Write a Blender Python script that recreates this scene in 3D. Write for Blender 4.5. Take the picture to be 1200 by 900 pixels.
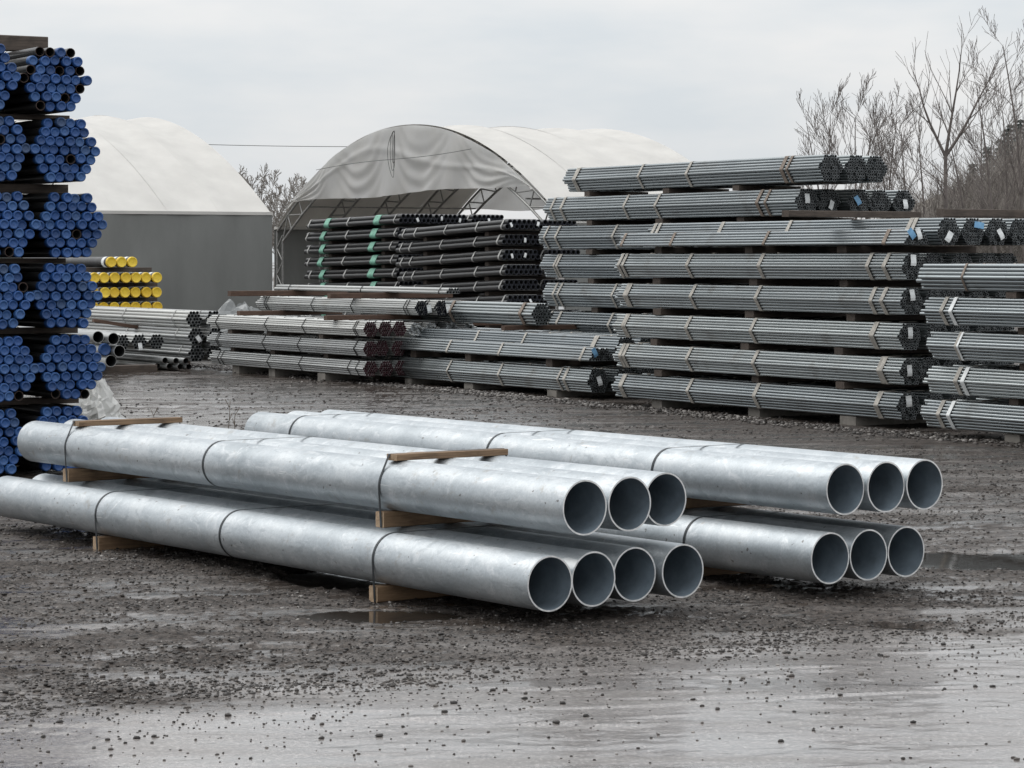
import bpy, math, random
import numpy as np
R = math.radians
random.seed(7)
rng = np.random.default_rng(7)
for o in list(bpy.data.objects):
    bpy.data.objects.remove(o)
scn = bpy.context.scene
COL = scn.collection

# ------------------------------------------------------------------ camera, sky, sun, exposure
CAM_H = 1.9
cam_d = bpy.data.cameras.new("camera")
cam = bpy.data.objects.new("camera", cam_d)
COL.objects.link(cam)
cam.location = (0, 0, CAM_H)
cam.rotation_euler = (R(90), 0, 0)
cam_d.sensor_width = 36
cam_d.lens = 96
cam_d.shift_y = -0.1225
cam_d.clip_start = 0.1
cam_d.clip_end = 3000
scn.camera = cam

SUN_EL, SUN_AZ = 56, -62          # azimuth clockwise from the viewing direction
world = bpy.data.worlds.new("World")
scn.world = world
world.use_nodes = True
nt = world.node_tree
nt.nodes.clear()
def wn(t, **k):
    n = nt.nodes.new(t)
    for a, v in k.items():
        setattr(n, a, v)
    return n
w_out = wn("ShaderNodeOutputWorld")
w_bg = wn("ShaderNodeBackground")
w_bg.inputs[1].default_value = 0.10
sky = wn("ShaderNodeTexSky")
sky.sky_type = 'NISHITA'
sky.sun_disc = False
sky.sun_elevation = R(SUN_EL)
sky.sun_rotation = R(SUN_AZ)
sky.air_density = 1.0
sky.dust_density = 3.0
# an even overcast layer over the blue sky: brighter towards the zenith, soft cloud mottling
geo = wn("ShaderNodeTexCoord")
sep = wn("ShaderNodeSeparateXYZ")
nt.links.new(geo.outputs["Generated"], sep.inputs[0])
elev = wn("ShaderNodeMapRange")
elev.inputs[1].default_value = 0.0
elev.inputs[2].default_value = 1.0
elev.inputs[3].default_value = 7.75
elev.inputs[4].default_value = 16.5
nt.links.new(sep.outputs[2], elev.inputs[0])
mp = wn("ShaderNodeMapping")
mp.inputs["Scale"].default_value = (2.6, 2.6, 9.0)
nt.links.new(geo.outputs["Generated"], mp.inputs[0])
cl = wn("ShaderNodeTexNoise")
cl.inputs["Scale"].default_value = 2.2
cl.inputs["Detail"].default_value = 5
cl.inputs["Roughness"].default_value = 0.55
nt.links.new(mp.outputs[0], cl.inputs[0])
cr = wn("ShaderNodeValToRGB")
cr.color_ramp.elements[0].position = 0.35
cr.color_ramp.elements[0].color = (0.875, 0.93, 0.975, 1)
cr.color_ramp.elements[1].position = 0.62
cr.color_ramp.elements[1].color = (1.08, 1.075, 1.07, 1)
nt.links.new(cl.outputs[0], cr.inputs[0])
mulc = wn("ShaderNodeVectorMath", operation='SCALE')
nt.links.new(cr.outputs[0], mulc.inputs[0])
nt.links.new(elev.outputs[0], mulc.inputs["Scale"])
mixs = wn("ShaderNodeMix", data_type='RGBA')
mixs.inputs[0].default_value = 0.93
nt.links.new(sky.outputs[0], mixs.inputs[6])
nt.links.new(mulc.outputs[0], mixs.inputs[7])
nt.links.new(mixs.outputs[2], w_bg.inputs[0])
nt.links.new(w_bg.outputs[0], w_out.inputs[0])

sun_d = bpy.data.lights.new("sun", 'SUN')
sun_d.energy = 1.1
sun_d.angle = R(45)
sun_d.color = (1.0, 0.96, 0.9)
sun = bpy.data.objects.new("sun", sun_d)
COL.objects.link(sun)
sun.location = (10, 20, 40)
sun.rotation_euler = (R(-(90 - SUN_EL)), 0, R(-SUN_AZ))

scn.render.resolution_x, scn.render.resolution_y = 1024, 768
vs = scn.view_settings
vs.view_transform = 'Standard'
vs.look = 'None'
vs.exposure = 0.0
vs.gamma = 1.0
vs.use_curve_mapping = False

# ------------------------------------------------------------------ materials
def mat(name):
    m = bpy.data.materials.new(name)
    m.use_nodes = True
    t = m.node_tree
    b = t.nodes["Principled BSDF"]
    return m, t, b
def node(t, kind, **k):
    n = t.nodes.new(kind)
    for a, v in k.items():
        setattr(n, a, v)
    return n
def noise(t, scale, detail=4, rough=0.55, vec=None, dist=0.0):
    n = node(t, "ShaderNodeTexNoise")
    n.inputs["Scale"].default_value = scale
    n.inputs["Detail"].default_value = detail
    n.inputs["Roughness"].default_value = rough
    n.inputs["Distortion"].default_value = dist
    if vec is not None:
        t.links.new(vec, n.inputs["Vector"])
    return n
def ramp(t, src, stops):
    n = node(t, "ShaderNodeValToRGB")
    els = n.color_ramp.elements
    while len(els) < len(stops):
        els.new(0.5)
    for e, (p, c) in zip(els, stops):
        e.position = p
        e.color = (c[0], c[1], c[2], 1) if isinstance(c, (tuple, list)) else (c, c, c, 1)
    t.links.new(src, n.inputs[0])
    return n
def coords(t, scale=(1, 1, 1), rot=(0, 0, 0), per_object=True):
    tc = node(t, "ShaderNodeTexCoord")
    v = tc.outputs["Object"]
    if per_object:
        oi = node(t, "ShaderNodeObjectInfo")
        sc = node(t, "ShaderNodeMath", operation='MULTIPLY')
        sc.inputs[1].default_value = 57.0
        t.links.new(oi.outputs["Random"], sc.inputs[0])
        ad = node(t, "ShaderNodeVectorMath", operation='ADD')
        t.links.new(v, ad.inputs[0])
        t.links.new(sc.outputs[0], ad.inputs[1])
        v = ad.outputs[0]
    m = node(t, "ShaderNodeMapping")
    m.inputs["Scale"].default_value = scale
    m.inputs["Rotation"].default_value = rot
    t.links.new(v, m.inputs[0])
    return m.outputs[0]
def mix(t, fac, a, b, blend='MIX'):
    n = node(t, "ShaderNodeMix", data_type='RGBA', blend_type=blend)
    for i, s in ((0, fac), (6, a), (7, b)):
        if isinstance(s, (int, float)):
            n.inputs[i].default_value = s
        elif isinstance(s, tuple):
            n.inputs[i].default_value = (*s[:3], 1)
        else:
            t.links.new(s, n.inputs[i])
    return n.outputs[2]
def bump(t, b, src, strength=0.3, dist=0.01):
    n = node(t, "ShaderNodeBump")
    n.inputs["Strength"].default_value = strength
    n.inputs["Distance"].default_value = dist
    t.links.new(src, n.inputs["Height"])
    t.links.new(n.outputs[0], b.inputs["Normal"])
def simple(name, c, rough=0.6, metal=0.0, var=0.25, scale=6.0, rscale=(1, 1, 1), bmp=0.0):
    m, t, b = mat(name)
    v = coords(t, rscale)
    n = noise(t, scale, 5, 0.6, v)
    lo = tuple(x * (1 - var) for x in c)
    hi = tuple(min(1, x * (1 + var)) for x in c)
    r = ramp(t, n.outputs[0], [(0.3, lo), (0.7, hi)])
    t.links.new(r.outputs[0], b.inputs["Base Color"])
    b.inputs["Roughness"].default_value = rough
    b.inputs["Metallic"].default_value = metal
    if bmp:
        bump(t, b, n.outputs[0], bmp, 0.01)
    return m

M = {}
# hot-dip galvanised large pipe: spangle, cloudy zinc, diagonal run marks, handling scuffs
m, t, b = mat("galvanized_large")
v1 = coords(t, (1, 1, 1))
n1 = noise(t, 2.2, 6, 0.6, v1, 0.6)
n2 = noise(t, 75, 5, 0.75, v1)
vs2 = coords(t, (2.0, 3.5, 2.0), (R(20), R(25), R(50)))
n3 = noise(t, 2.4, 8, 0.72, vs2, 1.6)
n3b = noise(t, 3.3, 3, 0.5, coords(t, (2.0, 6.0, 2.0), (R(35), R(40), R(-48))), 1.4)
n4 = noise(t, 9, 6, 0.7, v1, 0.2)
cA = ramp(t, n1.outputs[0], [(0.32, (0.34, 0.375, 0.40)), (0.50, (0.425, 0.46, 0.485)), (0.68, (0.505, 0.535, 0.555))])
cB = ramp(t, n3.outputs[0], [(0.52, 0.0), (0.66, 0.8)])
cB2 = ramp(t, n3b.outputs[0], [(0.58, 0.0), (0.70, 0.55)])
c = mix(t, cB.outputs[0], cA.outputs[0], (0.57, 0.595, 0.615))
c = mix(t, cB2.outputs[0], c, (0.29, 0.32, 0.345))
c = mix(t, 0.55, c, ramp(t, n2.outputs[0], [(0.3, 0.36), (0.7, 0.66)]).outputs[0], 'OVERLAY')
dirt = ramp(t, n4.outputs[0], [(0.60, 0.0), (0.70, 0.6)])
c = mix(t, dirt.outputs[0], c, (0.30, 0.28, 0.25))
scr = noise(t, 3.0, 3, 0.5, coords(t, (1.0, 1.0, 28.0), (R(60), R(20), R(12))), 0.25)
c = mix(t, ramp(t, scr.outputs[0], [(0.69, 0.0), (0.72, 0.65)]).outputs[0], c, (0.72, 0.73, 0.73))
spk = noise(t, 22, 2, 0.5, v1)
c = mix(t, ramp(t, spk.outputs[0], [(0.72, 0.0), (0.75, 0.75)]).outputs[0], c, (0.12, 0.11, 0.10))
t.links.new(c, b.inputs["Base Color"])
b.inputs["Metallic"].default_value = 0.72
rr = ramp(t, n2.outputs[0], [(0.3, 0.36), (0.7, 0.56)])
t.links.new(rr.outputs[0], b.inputs["Roughness"])
bump(t, b, n4.outputs[0], 0.12, 0.004)
M['galv'] = m
m, t, b = mat("galvanized_rim")
b.inputs["Base Color"].default_value = (0.78, 0.78, 0.77, 1)
b.inputs["Metallic"].default_value = 0.5
n1 = noise(t, 30, 3, 0.5, coords(t))
t.links.new(ramp(t, n1.outputs[0], [(0.3, (0.55, 0.56, 0.56)), (0.7, (0.85, 0.85, 0.84))]).outputs[0], b.inputs["Base Color"])
b.inputs["Roughness"].default_value = 0.45
M['galv_rim'] = m
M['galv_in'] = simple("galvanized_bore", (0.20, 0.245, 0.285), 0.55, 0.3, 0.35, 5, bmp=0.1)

def small_pipe(name, c, metal, rough, dirtc, damt=0.5):
    m, t, b = mat(name)
    v = coords(t, (0.12, 16, 16))
    n = noise(t, 2.0, 2, 0.5, v)
    v2 = coords(t, (1, 1, 1))
    n2 = noise(t, 2.2, 3, 0.55, v2)
    r = ramp(t, n.outputs[0], [(0.3, tuple(x * 0.68 for x in c)), (0.7, tuple(min(1, x * 1.25) for x in c))])
    dm = ramp(t, n2.outputs[0], [(0.58, 0.0), (0.75, damt)])
    cc = mix(t, dm.outputs[0], r.outputs[0], dirtc)
    oi_ = node(t, "ShaderNodeObjectInfo")
    cc = mix(t, 1.0, cc, ramp(t, oi_.outputs["Random"], [(0.0, (0.74, 0.75, 0.76)), (0.5, (0.95, 0.95, 0.94)), (1.0, (1.22, 1.2, 1.16))]).outputs[0], 'MULTIPLY')
    t.links.new(cc, b.inputs["Base Color"])
    b.inputs["Metallic"].default_value = metal
    t.links.new(ramp(t, n2.outputs[0], [(0.3, rough - 0.08), (0.7, rough + 0.12)]).outputs[0], b.inputs["Roughness"])
    return m
M['tube'] = small_pipe("galvanized_tube", (0.33, 0.36, 0.375), 0.88, 0.30, (0.16, 0.15, 0.14))
M['tube_pale'] = small_pipe("galvanized_tube_pale", (0.44, 0.45, 0.45), 0.7, 0.42, (0.27, 0.26, 0.24))
M['tube_dark'] = small_pipe("black_pipe", (0.032, 0.033, 0.035), 0.0, 0.36, (0.09, 0.085, 0.08), 0.35)
M['tube_end'] = simple("pipe_end_dark", (0.15, 0.16, 0.165), 0.6, 0.4, 0.4, 20)
M['tube_end_silver'] = simple("pipe_end_bright", (0.5, 0.52, 0.53), 0.5, 0.5, 0.4, 20)  # silver ends, the pale colour of the metal itself
M['end_maroon'] = simple("pipe_end_maroon", (0.078, 0.029, 0.038), 0.6, 0.0, 0.4, 20)
M['end_navy'] = simple("pipe_end_navy", (0.012, 0.015, 0.026), 0.55, 0.0, 0.4, 20)
M['rust_end'] = simple("pipe_end_rusty", (0.055, 0.035, 0.028), 0.7, 0.2, 0.5, 25)
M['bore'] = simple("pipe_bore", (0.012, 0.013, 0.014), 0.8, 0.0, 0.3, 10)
M['strap_pale'] = simple("strap_pale", (0.37, 0.35, 0.315), 0.7, 0.0, 0.35, 18, bmp=0.2)
M['strap_brown'] = simple("strap_brown", (0.20, 0.16, 0.13), 0.7, 0.0, 0.35, 18, bmp=0.2)
M['strap_steel'] = simple("strap_steel", (0.05, 0.055, 0.06), 0.42, 0.7, 0.3, 12)
M['wire'] = simple("tie_wire", (0.03, 0.03, 0.03), 0.5, 0.5, 0.3, 12)
M['strap_green'] = simple("strap_green", (0.16, 0.37, 0.28), 0.6, 0.0, 0.3, 14, bmp=0.3)
M['strap_grey'] = simple("strap_grey", (0.34, 0.34, 0.33), 0.6, 0.1, 0.3, 14)
M['tag_white'] = simple("tag_white", (0.74, 0.76, 0.76), 0.6, 0, 0.12, 20)
M['tag_blue'] = simple("tag_blue", (0.20, 0.42, 0.66), 0.55, 0, 0.15, 20)
# end caps
m, t, b = mat("cap_blue")
v = coords(t)
n1 = noise(t, 40, 4, 0.6, v)
oi = node(t, "ShaderNodeObjectInfo")
c1 = ramp(t, oi.outputs["Random"], [(0.0, (0.010, 0.050, 0.17)), (0.6, (0.018, 0.078, 0.26)), (0.93, (0.040, 0.115, 0.30)), (1.0, (0.03, 0.055, 0.11))])
c2 = mix(t, ramp(t, n1.outputs[0], [(0.45, 0.0), (0.75, 0.5)]).outputs[0], c1.outputs[0], (0.03, 0.055, 0.12))
t.links.new(c2, b.inputs["Base Color"])
b.inputs["Roughness"].default_value = 0.5
M['cap_blue'] = m
m, t, b = mat("cap_yellow")
n1 = noise(t, 14, 5, 0.6, coords(t))
oi = node(t, "ShaderNodeObjectInfo")
c1 = ramp(t, oi.outputs["Random"], [(0.0, (0.72, 0.46, 0.025)), (1.0, (0.84, 0.60, 0.05))])
c2 = mix(t, ramp(t, n1.outputs[0], [(0.5, 0.0), (0.8, 0.6)]).outputs[0], c1.outputs[0], (0.42, 0.28, 0.04))
t.links.new(c2, b.inputs["Base Color"])
b.inputs["Roughness"].default_value = 0.5
M['cap_yellow'] = m
def wood(name, lo, hi, rough=0.75):
    m, t, b = mat(name)
    v = coords(t, (16, 1.2, 16))
    n = noise(t, 2.5, 6, 0.65, v, 1.2)
    v2 = coords(t)
    n2 = noise(t, 5, 4, 0.6, v2)
    r = ramp(t, n.outputs[0], [(0.28, lo), (0.5, tuple((a + c_) / 2 for a, c_ in zip(lo, hi))), (0.72, hi)])
    c = mix(t, ramp(t, n2.outputs[0], [(0.5, 0.0), (0.75, 0.6)]).outputs[0], r.outputs[0], tuple(x * 0.45 for x in lo))
    t.links.new(c, b.inputs["Base Color"])
    b.inputs["Roughness"].default_value = rough
    bump(t, b, n.outputs[0], 0.35, 0.004)
    return m
M['wood'] = wood("timber_fresh", (0.10, 0.058, 0.032), (0.27, 0.175, 0.10))
M['wood_end'] = wood("timber_end_grain", (0.22, 0.145, 0.085), (0.45, 0.33, 0.22))
M['wood_dark'] = wood("timber_weathered", (0.035, 0.026, 0.021), (0.12, 0.093, 0.075))
M['wood_red'] = wood("timber_red_brown", (0.05, 0.028, 0.02), (0.13, 0.075, 0.05))
def fabric(name, c, trans, rough=0.6, var=0.08):
    m = bpy.data.materials.new(name)
    m.use_nodes = True
    t = m.node_tree
    t.nodes.clear()
    o = node(t, "ShaderNodeOutputMaterial")
    v = coords(t, (1, 1, 0.35), per_object=False)
    n = noise(t, 0.9, 6, 0.6, v)
    r = ramp(t, n.outputs[0], [(0.3, tuple(x * (1 - var) for x in c)), (0.7, tuple(min(0.85, x * (1 + var)) for x in c))])
    d = node(t, "ShaderNodeBsdfPrincipled")
    d.inputs["Roughness"].default_value = rough
    t.links.new(r.outputs[0], d.inputs["Base Color"])
    tr = node(t, "ShaderNodeBsdfTranslucent")
    t.links.new(r.outputs[0], tr.inputs[0])
    mx = node(t, "ShaderNodeMixShader")
    mx.inputs[0].default_value = trans
    t.links.new(d.outputs[0], mx.inputs[1])
    t.links.new(tr.outputs[0], mx.inputs[2])
    t.links.new(mx.outputs[0], o.inputs[0])
    return m
M['roof'] = fabric("roof_fabric", (0.64, 0.625, 0.595), 0.22)
M['curtain'] = fabric("curtain_fabric", (0.82, 0.81, 0.78), 0.5, 0.9)
M['wall_grey'] = fabric("wall_fabric_grey", (0.185, 0.19, 0.182), 0.03, 0.55, 0.12)
M['steel'] = simple("truss_steel", (0.34, 0.34, 0.33), 0.5, 0.5, 0.2, 8)
M['tarp_white'] = fabric("tarp_white", (0.66, 0.66, 0.64), 0.2, 0.4, 0.1)
M['tarp_grey'] = fabric("tarp_grey", (0.26, 0.27, 0.27), 0.1, 0.35, 0.15)
M['rope'] = simple("rope", (0.07, 0.07, 0.07), 0.8, 0, 0.2, 20)
M['bark'] = simple("bark_grey_hazed", (0.15, 0.13, 0.12), 0.85, 0, 0.35, 3, bmp=0.2)  # bark tone lightened, distance haze painted into the colour
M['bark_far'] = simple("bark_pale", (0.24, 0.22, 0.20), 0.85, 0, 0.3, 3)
M['brush'] = simple("brush_twigs_hazed", (0.26, 0.235, 0.212), 0.9, 0, 0.4, 0.6)  # twigs greyed and lightened, with haze put into their colour
M['needles'] = simple("conifer_needles_hazed", (0.10, 0.118, 0.11), 0.8, 0, 0.4, 0.8)  # needle green paled and greyed to stand in for haze
M['hill'] = simple("hill_brush_ground", (0.16, 0.142, 0.122), 0.95, 0, 0.4, 0.5, bmp=0.4)
M['weed'] = simple("dry_stem", (0.12, 0.09, 0.06), 0.8, 0, 0.2, 10)
M['concrete'] = simple("concrete_block", (0.20, 0.185, 0.165), 0.85, 0, 0.3, 6, bmp=0.3)
m, t, b = mat("gravel_stone")
ta = node(t, "ShaderNodeAttribute", attribute_name="tone")
t.links.new(ramp(t, ta.outputs["Fac"], [(0.0, (0.013, 0.0105, 0.009)), (0.6, (0.045, 0.036, 0.031)), (0.9, (0.12, 0.108, 0.098)), (1.0, (0.30, 0.28, 0.26))]).outputs[0], b.inputs["Base Color"])
t.links.new(ramp(t, ta.outputs["Fac"], [(0.0, 0.55), (1.0, 0.35)]).outputs[0], b.inputs["Roughness"])
M['stone'] = m
m, t, b = mat("puddle_water")
n1 = noise(t, 14, 2, 0.5, coords(t))
b.inputs["Base Color"].default_value = (0.03, 0.025, 0.021, 1)
t.links.new(ramp(t, n1.outputs[0], [(0.3, 0.02), (0.8, 0.06)]).outputs[0], b.inputs["Roughness"])
b.inputs["IOR"].default_value = 1.33
bump(t, b, n1.outputs[0], 0.02, 0.01)
M['water'] = m

# ------------------------------------------------------------------ mesh helpers
class MB:
    def __init__(s):
        s.v, s.f, s.mi, s.sm = [], [], [], []
    def add(s, verts, faces, mi=0, smooth=False):
        o = len(s.v)
        s.v.extend(verts)
        for f in faces:
            s.f.append([i + o for i in f])
            s.mi.append(mi)
            s.sm.append(smooth)
    def box(s, x0, x1, y0, y1, z0, z1, mi=0, ch=0.0, jit=0.0):
        vs_ = [(x, y, z) for z in (z0, z1) for y in (y0, y1) for x in (x0, x1)]
        if jit:
            vs_ = [tuple(c + random.uniform(-jit, jit) for c in p) for p in vs_]
        s.add(vs_, [(0, 2, 3, 1), (4, 5, 7, 6), (0, 1, 5, 4), (2, 6, 7, 3), (0, 4, 6, 2), (1, 3, 7, 5)], mi)
    def tube(s, p0, p1, r0, r1=None, n=6, mi=0, caps=True):
        r1 = r0 if r1 is None else r1
        p0, p1 = np.array(p0, float), np.array(p1, float)
        d = p1 - p0
        L = np.linalg.norm(d)
        if L < 1e-6:
            return
        d /= L
        u = np.cross(d, (0, 0, 1) if abs(d[2]) < 0.9 else (1, 0, 0))
        u /= np.linalg.norm(u)
        w = np.cross(d, u)
        vs_ = []
        for p, r in ((p0, r0), (p1, r1)):
            for k in range(n):
                a = 2 * math.pi * k / n
                q = p + r * (math.cos(a) * u + math.sin(a) * w)
                vs_.append(tuple(q))
        s.add(vs_, [(k, (k + 1) % n, n + (k + 1) % n, n + k) for k in range(n)], mi, True)
        if caps:
            s.add(vs_[:n], [tuple(range(n))[::-1]], mi)
            s.add(vs_[n:], [tuple(range(n))], mi)
    def mesh(s, name, mats):
        me = bpy.data.meshes.new(name)
        me.from_pydata(s.v, [], s.f)
        for m_ in (mats if isinstance(mats, (list, tuple)) else [mats]):
            me.materials.append(m_)
        me.polygons.foreach_set("material_index", s.mi)
        me.polygons.foreach_set("use_smooth", s.sm)
        me.update()
        return me
def obj(name, me, parent=None, loc=None, rot=None):
    o = bpy.data.objects.new(name, me)
    COL.objects.link(o)
    if parent:
        o.parent = parent
    if loc is not None:
        o.location = loc
    if rot is not None:
        o.rotation_euler = rot
    return o
def tag(o, label=None, cat=None, group=None, kind=None):
    for k, v_ in (("label", label), ("category", cat), ("group", group), ("kind", kind)):
        if v_:
            o[k] = v_
    return o
def empty(name, loc, rz=0.0, tilt=0.0):
    o = bpy.data.objects.new(name, None)
    COL.objects.link(o)
    o.empty_display_size = 0.2
    o.location = loc
    o.rotation_euler = (0, tilt, rz)
    return o
ORD = ["first", "second", "third", "fourth", "fifth", "sixth", "seventh", "eighth", "ninth", "tenth", "eleventh", "twelfth"]
COLN = ["front column", "second column", "third column", "fourth column", "fifth column", "sixth column"]

class Frame:
    """a stack's own axes: local x runs along the pipes towards the near end, local y away to the right"""
    def __init__(s, X, Y, th):
        s.o = np.array([X, Y], float)
        t_ = R(th)
        s.A = np.array([-math.sin(t_), math.cos(t_)])
        s.B = np.array([math.cos(t_), math.sin(t_)])
        s.rz = R(th - 90)
        s.th = th
    def at(s, a, b_, z):
        p = s.o + a * s.A + b_ * s.B
        return (p[0], p[1], z)

def ring_path(circles, extra, k=56):
    """support points of the hull round circles (y, z, r) widened by extra"""
    pts = []
    for i in range(k):
        a = 2 * math.pi * (i + 0.5) / k
        u = (math.cos(a), math.sin(a))
        best = max(circles, key=lambda c_: c_[0] * u[0] + c_[1] * u[1] + c_[2])
        pts.append((best[0] + (best[2] + extra) * u[0], best[1] + (best[2] + extra) * u[1]))
    return pts
def ribbon(mb, circles, xc, width, e=0.001, th=0.002, k=56, mi=0, skew=0.0):
    a = ring_path(circles, e, k)
    c_ = ring_path(circles, e + th, k)
    ymin = min(p[0] for p in a)
    ymax = max(p[0] for p in a)
    def sx(p):
        return skew * ((p[0] - ymin) / max(1e-6, ymax - ymin) - 0.5)
    vs_ = []
    for loop, dx in ((a, -width / 2), (c_, -width / 2), (c_, width / 2), (a, width / 2)):
        vs_ += [(xc + dx + sx(p), p[0], p[1]) for p in loop]
    fs = []
    for r_ in range(3):
        for i in range(k):
            j = (i + 1) % k
            fs.append((r_ * k + i, (r_ + 1) * k + i, (r_ + 1) * k + j, r_ * k + j))
    mb.add(vs_, fs, mi)

def pipe_shape(mb, y, z, r, L, wall, n, mi_out=0, mi_rim=1, mi_in=2, x1=0.0, depth=None, far_open=False):
    """hollow pipe from x1-L to x1; open bore at the near end"""
    def circ(x, rad):
        return [(x, y + rad * math.cos(2 * math.pi * k / n), z + rad * math.sin(2 * math.pi * k / n)) for k in range(n)]
    x0 = x1 - L
    ri = r - wall
    q = lambda: [(k, n + k, n + (k + 1) % n, (k + 1) % n) for k in range(n)]
    qi = lambda: [(k, (k + 1) % n, n + (k + 1) % n, n + k) for k in range(n)]
    mb.add(circ(x0, r) + circ(x1, r), qi(), mi_out, True)
    mb.add(circ(x1, r) + circ(x1, ri), qi(), mi_rim)
    if far_open:
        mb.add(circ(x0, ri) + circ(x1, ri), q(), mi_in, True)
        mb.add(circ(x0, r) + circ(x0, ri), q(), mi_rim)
    else:
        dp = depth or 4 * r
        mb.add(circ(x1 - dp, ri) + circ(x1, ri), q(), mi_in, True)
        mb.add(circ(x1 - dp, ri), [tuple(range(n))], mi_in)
        mb.add(circ(x0, r), [tuple(range(n))[::-1]], mi_rim)

def hex_cells(n, d, half=False):
    out = []
    for i in range(-(n - 1), n):
        if half and i < 0:
            continue
        cnt = 2 * n - 1 - abs(i)
        for j in range(cnt):
            out.append(((j - (cnt - 1) / 2) * d, i * d * 0.866))
    zmin = min(c_[1] for c_ in out) - d / 2
    return [(y, z - zmin) for y, z in out]

def bundle_mesh(name, cells, d, L, mats, nseg=8, jit=0.03, wall=0.16, pjit=0.0, far_jit=0.05):
    mb = MB()
    for y, z in cells:
        e1 = random.uniform(-jit, jit * 0.4)
        Lx = L + e1 + random.uniform(-far_jit, far_jit)
        pipe_shape(mb, y + random.uniform(-pjit, pjit), z + random.uniform(-pjit, pjit), d / 2 * 0.955, Lx, d * wall, nseg, x1=e1, depth=d * 3)
    return mb.mesh(name, mats)

TAGMESH = {}
def tag_mesh(kind):
    if kind not in TAGMESH:
        mb = MB()
        w, h = 0.035, 0.062
        n = 4
        vs_ = []
        for i in range(n + 1):
            z = -h + 2 * h * i / n
            bx = 0.006 * math.sin(i * 1.3)
            vs_ += [(bx, -w, z), (bx, w, z), (bx + 0.002, -w, z), (bx + 0.002, w, z)]
        fs = []
        for i in range(n):
            o = 4 * i
            fs += [(o, o + 4, o + 5, o + 1), (o + 2, o + 3, o + 7, o + 6), (o, o + 2, o + 6, o + 4), (o + 1, o + 5, o + 7, o + 3)]
        fs += [(0, 1, 3, 2), (4 * n, 4 * n + 2, 4 * n + 3, 4 * n + 1)]
        mb.add(vs_, fs)
        TAGMESH[kind] = mb.mesh("tag", M['tag_white'] if kind == 'w' else M['tag_blue'])
    return TAGMESH[kind]

class BundleKind:
    def __init__(s, name, cells, d, L, mats, straps, variants=3, **kw):
        s.cells, s.d, s.L = cells, d, L
        s.h = max(z for y, z in cells) + d / 2
        s.w = max(y for y, z in cells) * 2 + d
        s.meshes = [bundle_mesh(name, cells, d, L, mats, **kw) for _ in range(variants)]
        s.straps = []                     # (x, mesh)
        circ = [(y, z, d / 2) for y, z in cells]
        for x, width, m_, th in straps:
            mb = MB()
            ribbon(mb, circ, 0, width, 0.001, th, 36, skew=random.uniform(-0.03, 0.03))
            s.straps.append((x, mb.mesh("strap", m_)))
def place_bundle(kind, loc, rz, label, group, tags=(), tilt=0.0, cat="pipe bundle", skip=0.0):
    r = empty("pipe_bundle", loc, rz, tilt)
    tag(r, label, cat, group)
    p = obj("pipes", random.choice(kind.meshes), r)
    p["kind"] = "stuff"
    for x, me in kind.straps:
        obj("strap", me, r, (x + random.uniform(-0.14, 0.14), 0, 0), (0, 0, R(random.uniform(-4, 4))))
    for tk, ty, tz, tr in tags:
        obj("tag", tag_mesh(tk), r, (0.03, ty, tz), (tr, R(random.uniform(-8, 8)), R(random.uniform(-10, 10))))
    return r

def timber_mesh(name, length, h, w, mats, jit=0.003):
    """runs along local y from 0 to length, x is its width, corners eased"""
    mb = MB()
    ch = min(h, w) * 0.07
    prof = [(-w / 2 + ch, 0), (w / 2 - ch, 0), (w / 2, ch), (w / 2, h - ch), (w / 2 - ch, h), (-w / 2 + ch, h), (-w / 2, h - ch), (-w / 2, ch)]
    n = len(prof)
    segs = 4
    vs_ = []
    for i in range(segs + 1):
        y = length * i / segs
        ox, oz = random.uniform(-jit, jit), random.uniform(-jit, jit) * 0.4
        vs_ += [(px + ox, y, pz + oz) for px, pz in prof]
    fs = []
    for i in range(segs):
        for k in range(n):
            j = (k + 1) % n
            fs.append((i * n + k, (i + 1) * n + k, (i + 1) * n + j, i * n + j))
    mb.add(vs_, fs, 0)
    mb.add(vs_[:n], [tuple(range(n))], 1)
    mb.add(vs_[-n:], [tuple(range(n))[::-1]], 1)
    return mb.mesh(name, mats)
def timber(fr, a, b0, z, length, h, w, label, group=None, m_='wood_dark', tilt=0.0, yaw=0.0, name="timber_spacer", cat="timber"):
    me = timber_mesh(name, length, h, w, [M[m_], M['wood_end'] if m_ == 'wood' else M[m_]])
    o = obj(name, me, None, fr.at(a, b0, z), (tilt, 0, fr.rz + yaw))
    return tag(o, label, cat, group)

# ------------------------------------------------------------------ ground
def _vn(x, y, seed):
    tb = np.random.default_rng(seed).random((256, 256))
    xi = np.floor(x).astype(int)
    yi = np.floor(y).astype(int)
    fx, fy = x - xi, y - yi
    fx = fx * fx * (3 - 2 * fx)
    fy = fy * fy * (3 - 2 * fy)
    a = tb[xi % 256, yi % 256]
    b_ = tb[(xi + 1) % 256, yi % 256]
    c_ = tb[xi % 256, (yi + 1) % 256]
    d_ = tb[(xi + 1) % 256, (yi + 1) % 256]
    return (a * (1 - fx) + b_ * fx) * (1 - fy) + (c_ * (1 - fx) + d_ * fx) * fy
def fbm(x, y, seed, octv=4, gain=0.5):
    s_, amp, tot = 0, 1, 0
    for i in range(octv):
        s_ = s_ + amp * _vn(x * 2 ** i, y * 2 ** i, seed + i)
        tot += amp
        amp *= gain
    return s_ / tot
def sstep(x, a, b_):
    t_ = np.clip((x - a) / (b_ - a), 0, 1)
    return t_ * t_ * (3 - 2 * t_)
def spread(core, lim, grow=1.35):
    out = list(core)
    st = core[-1] - core[-2]
    while out[-1] < lim:
        st *= grow
        out.append(out[-1] + st)
    st = core[1] - core[0]
    pre = []
    p = core[0]
    while p > -lim:
        st *= grow
        p -= st
        pre.append(p)
    return np.array(pre[::-1] + out)
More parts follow.
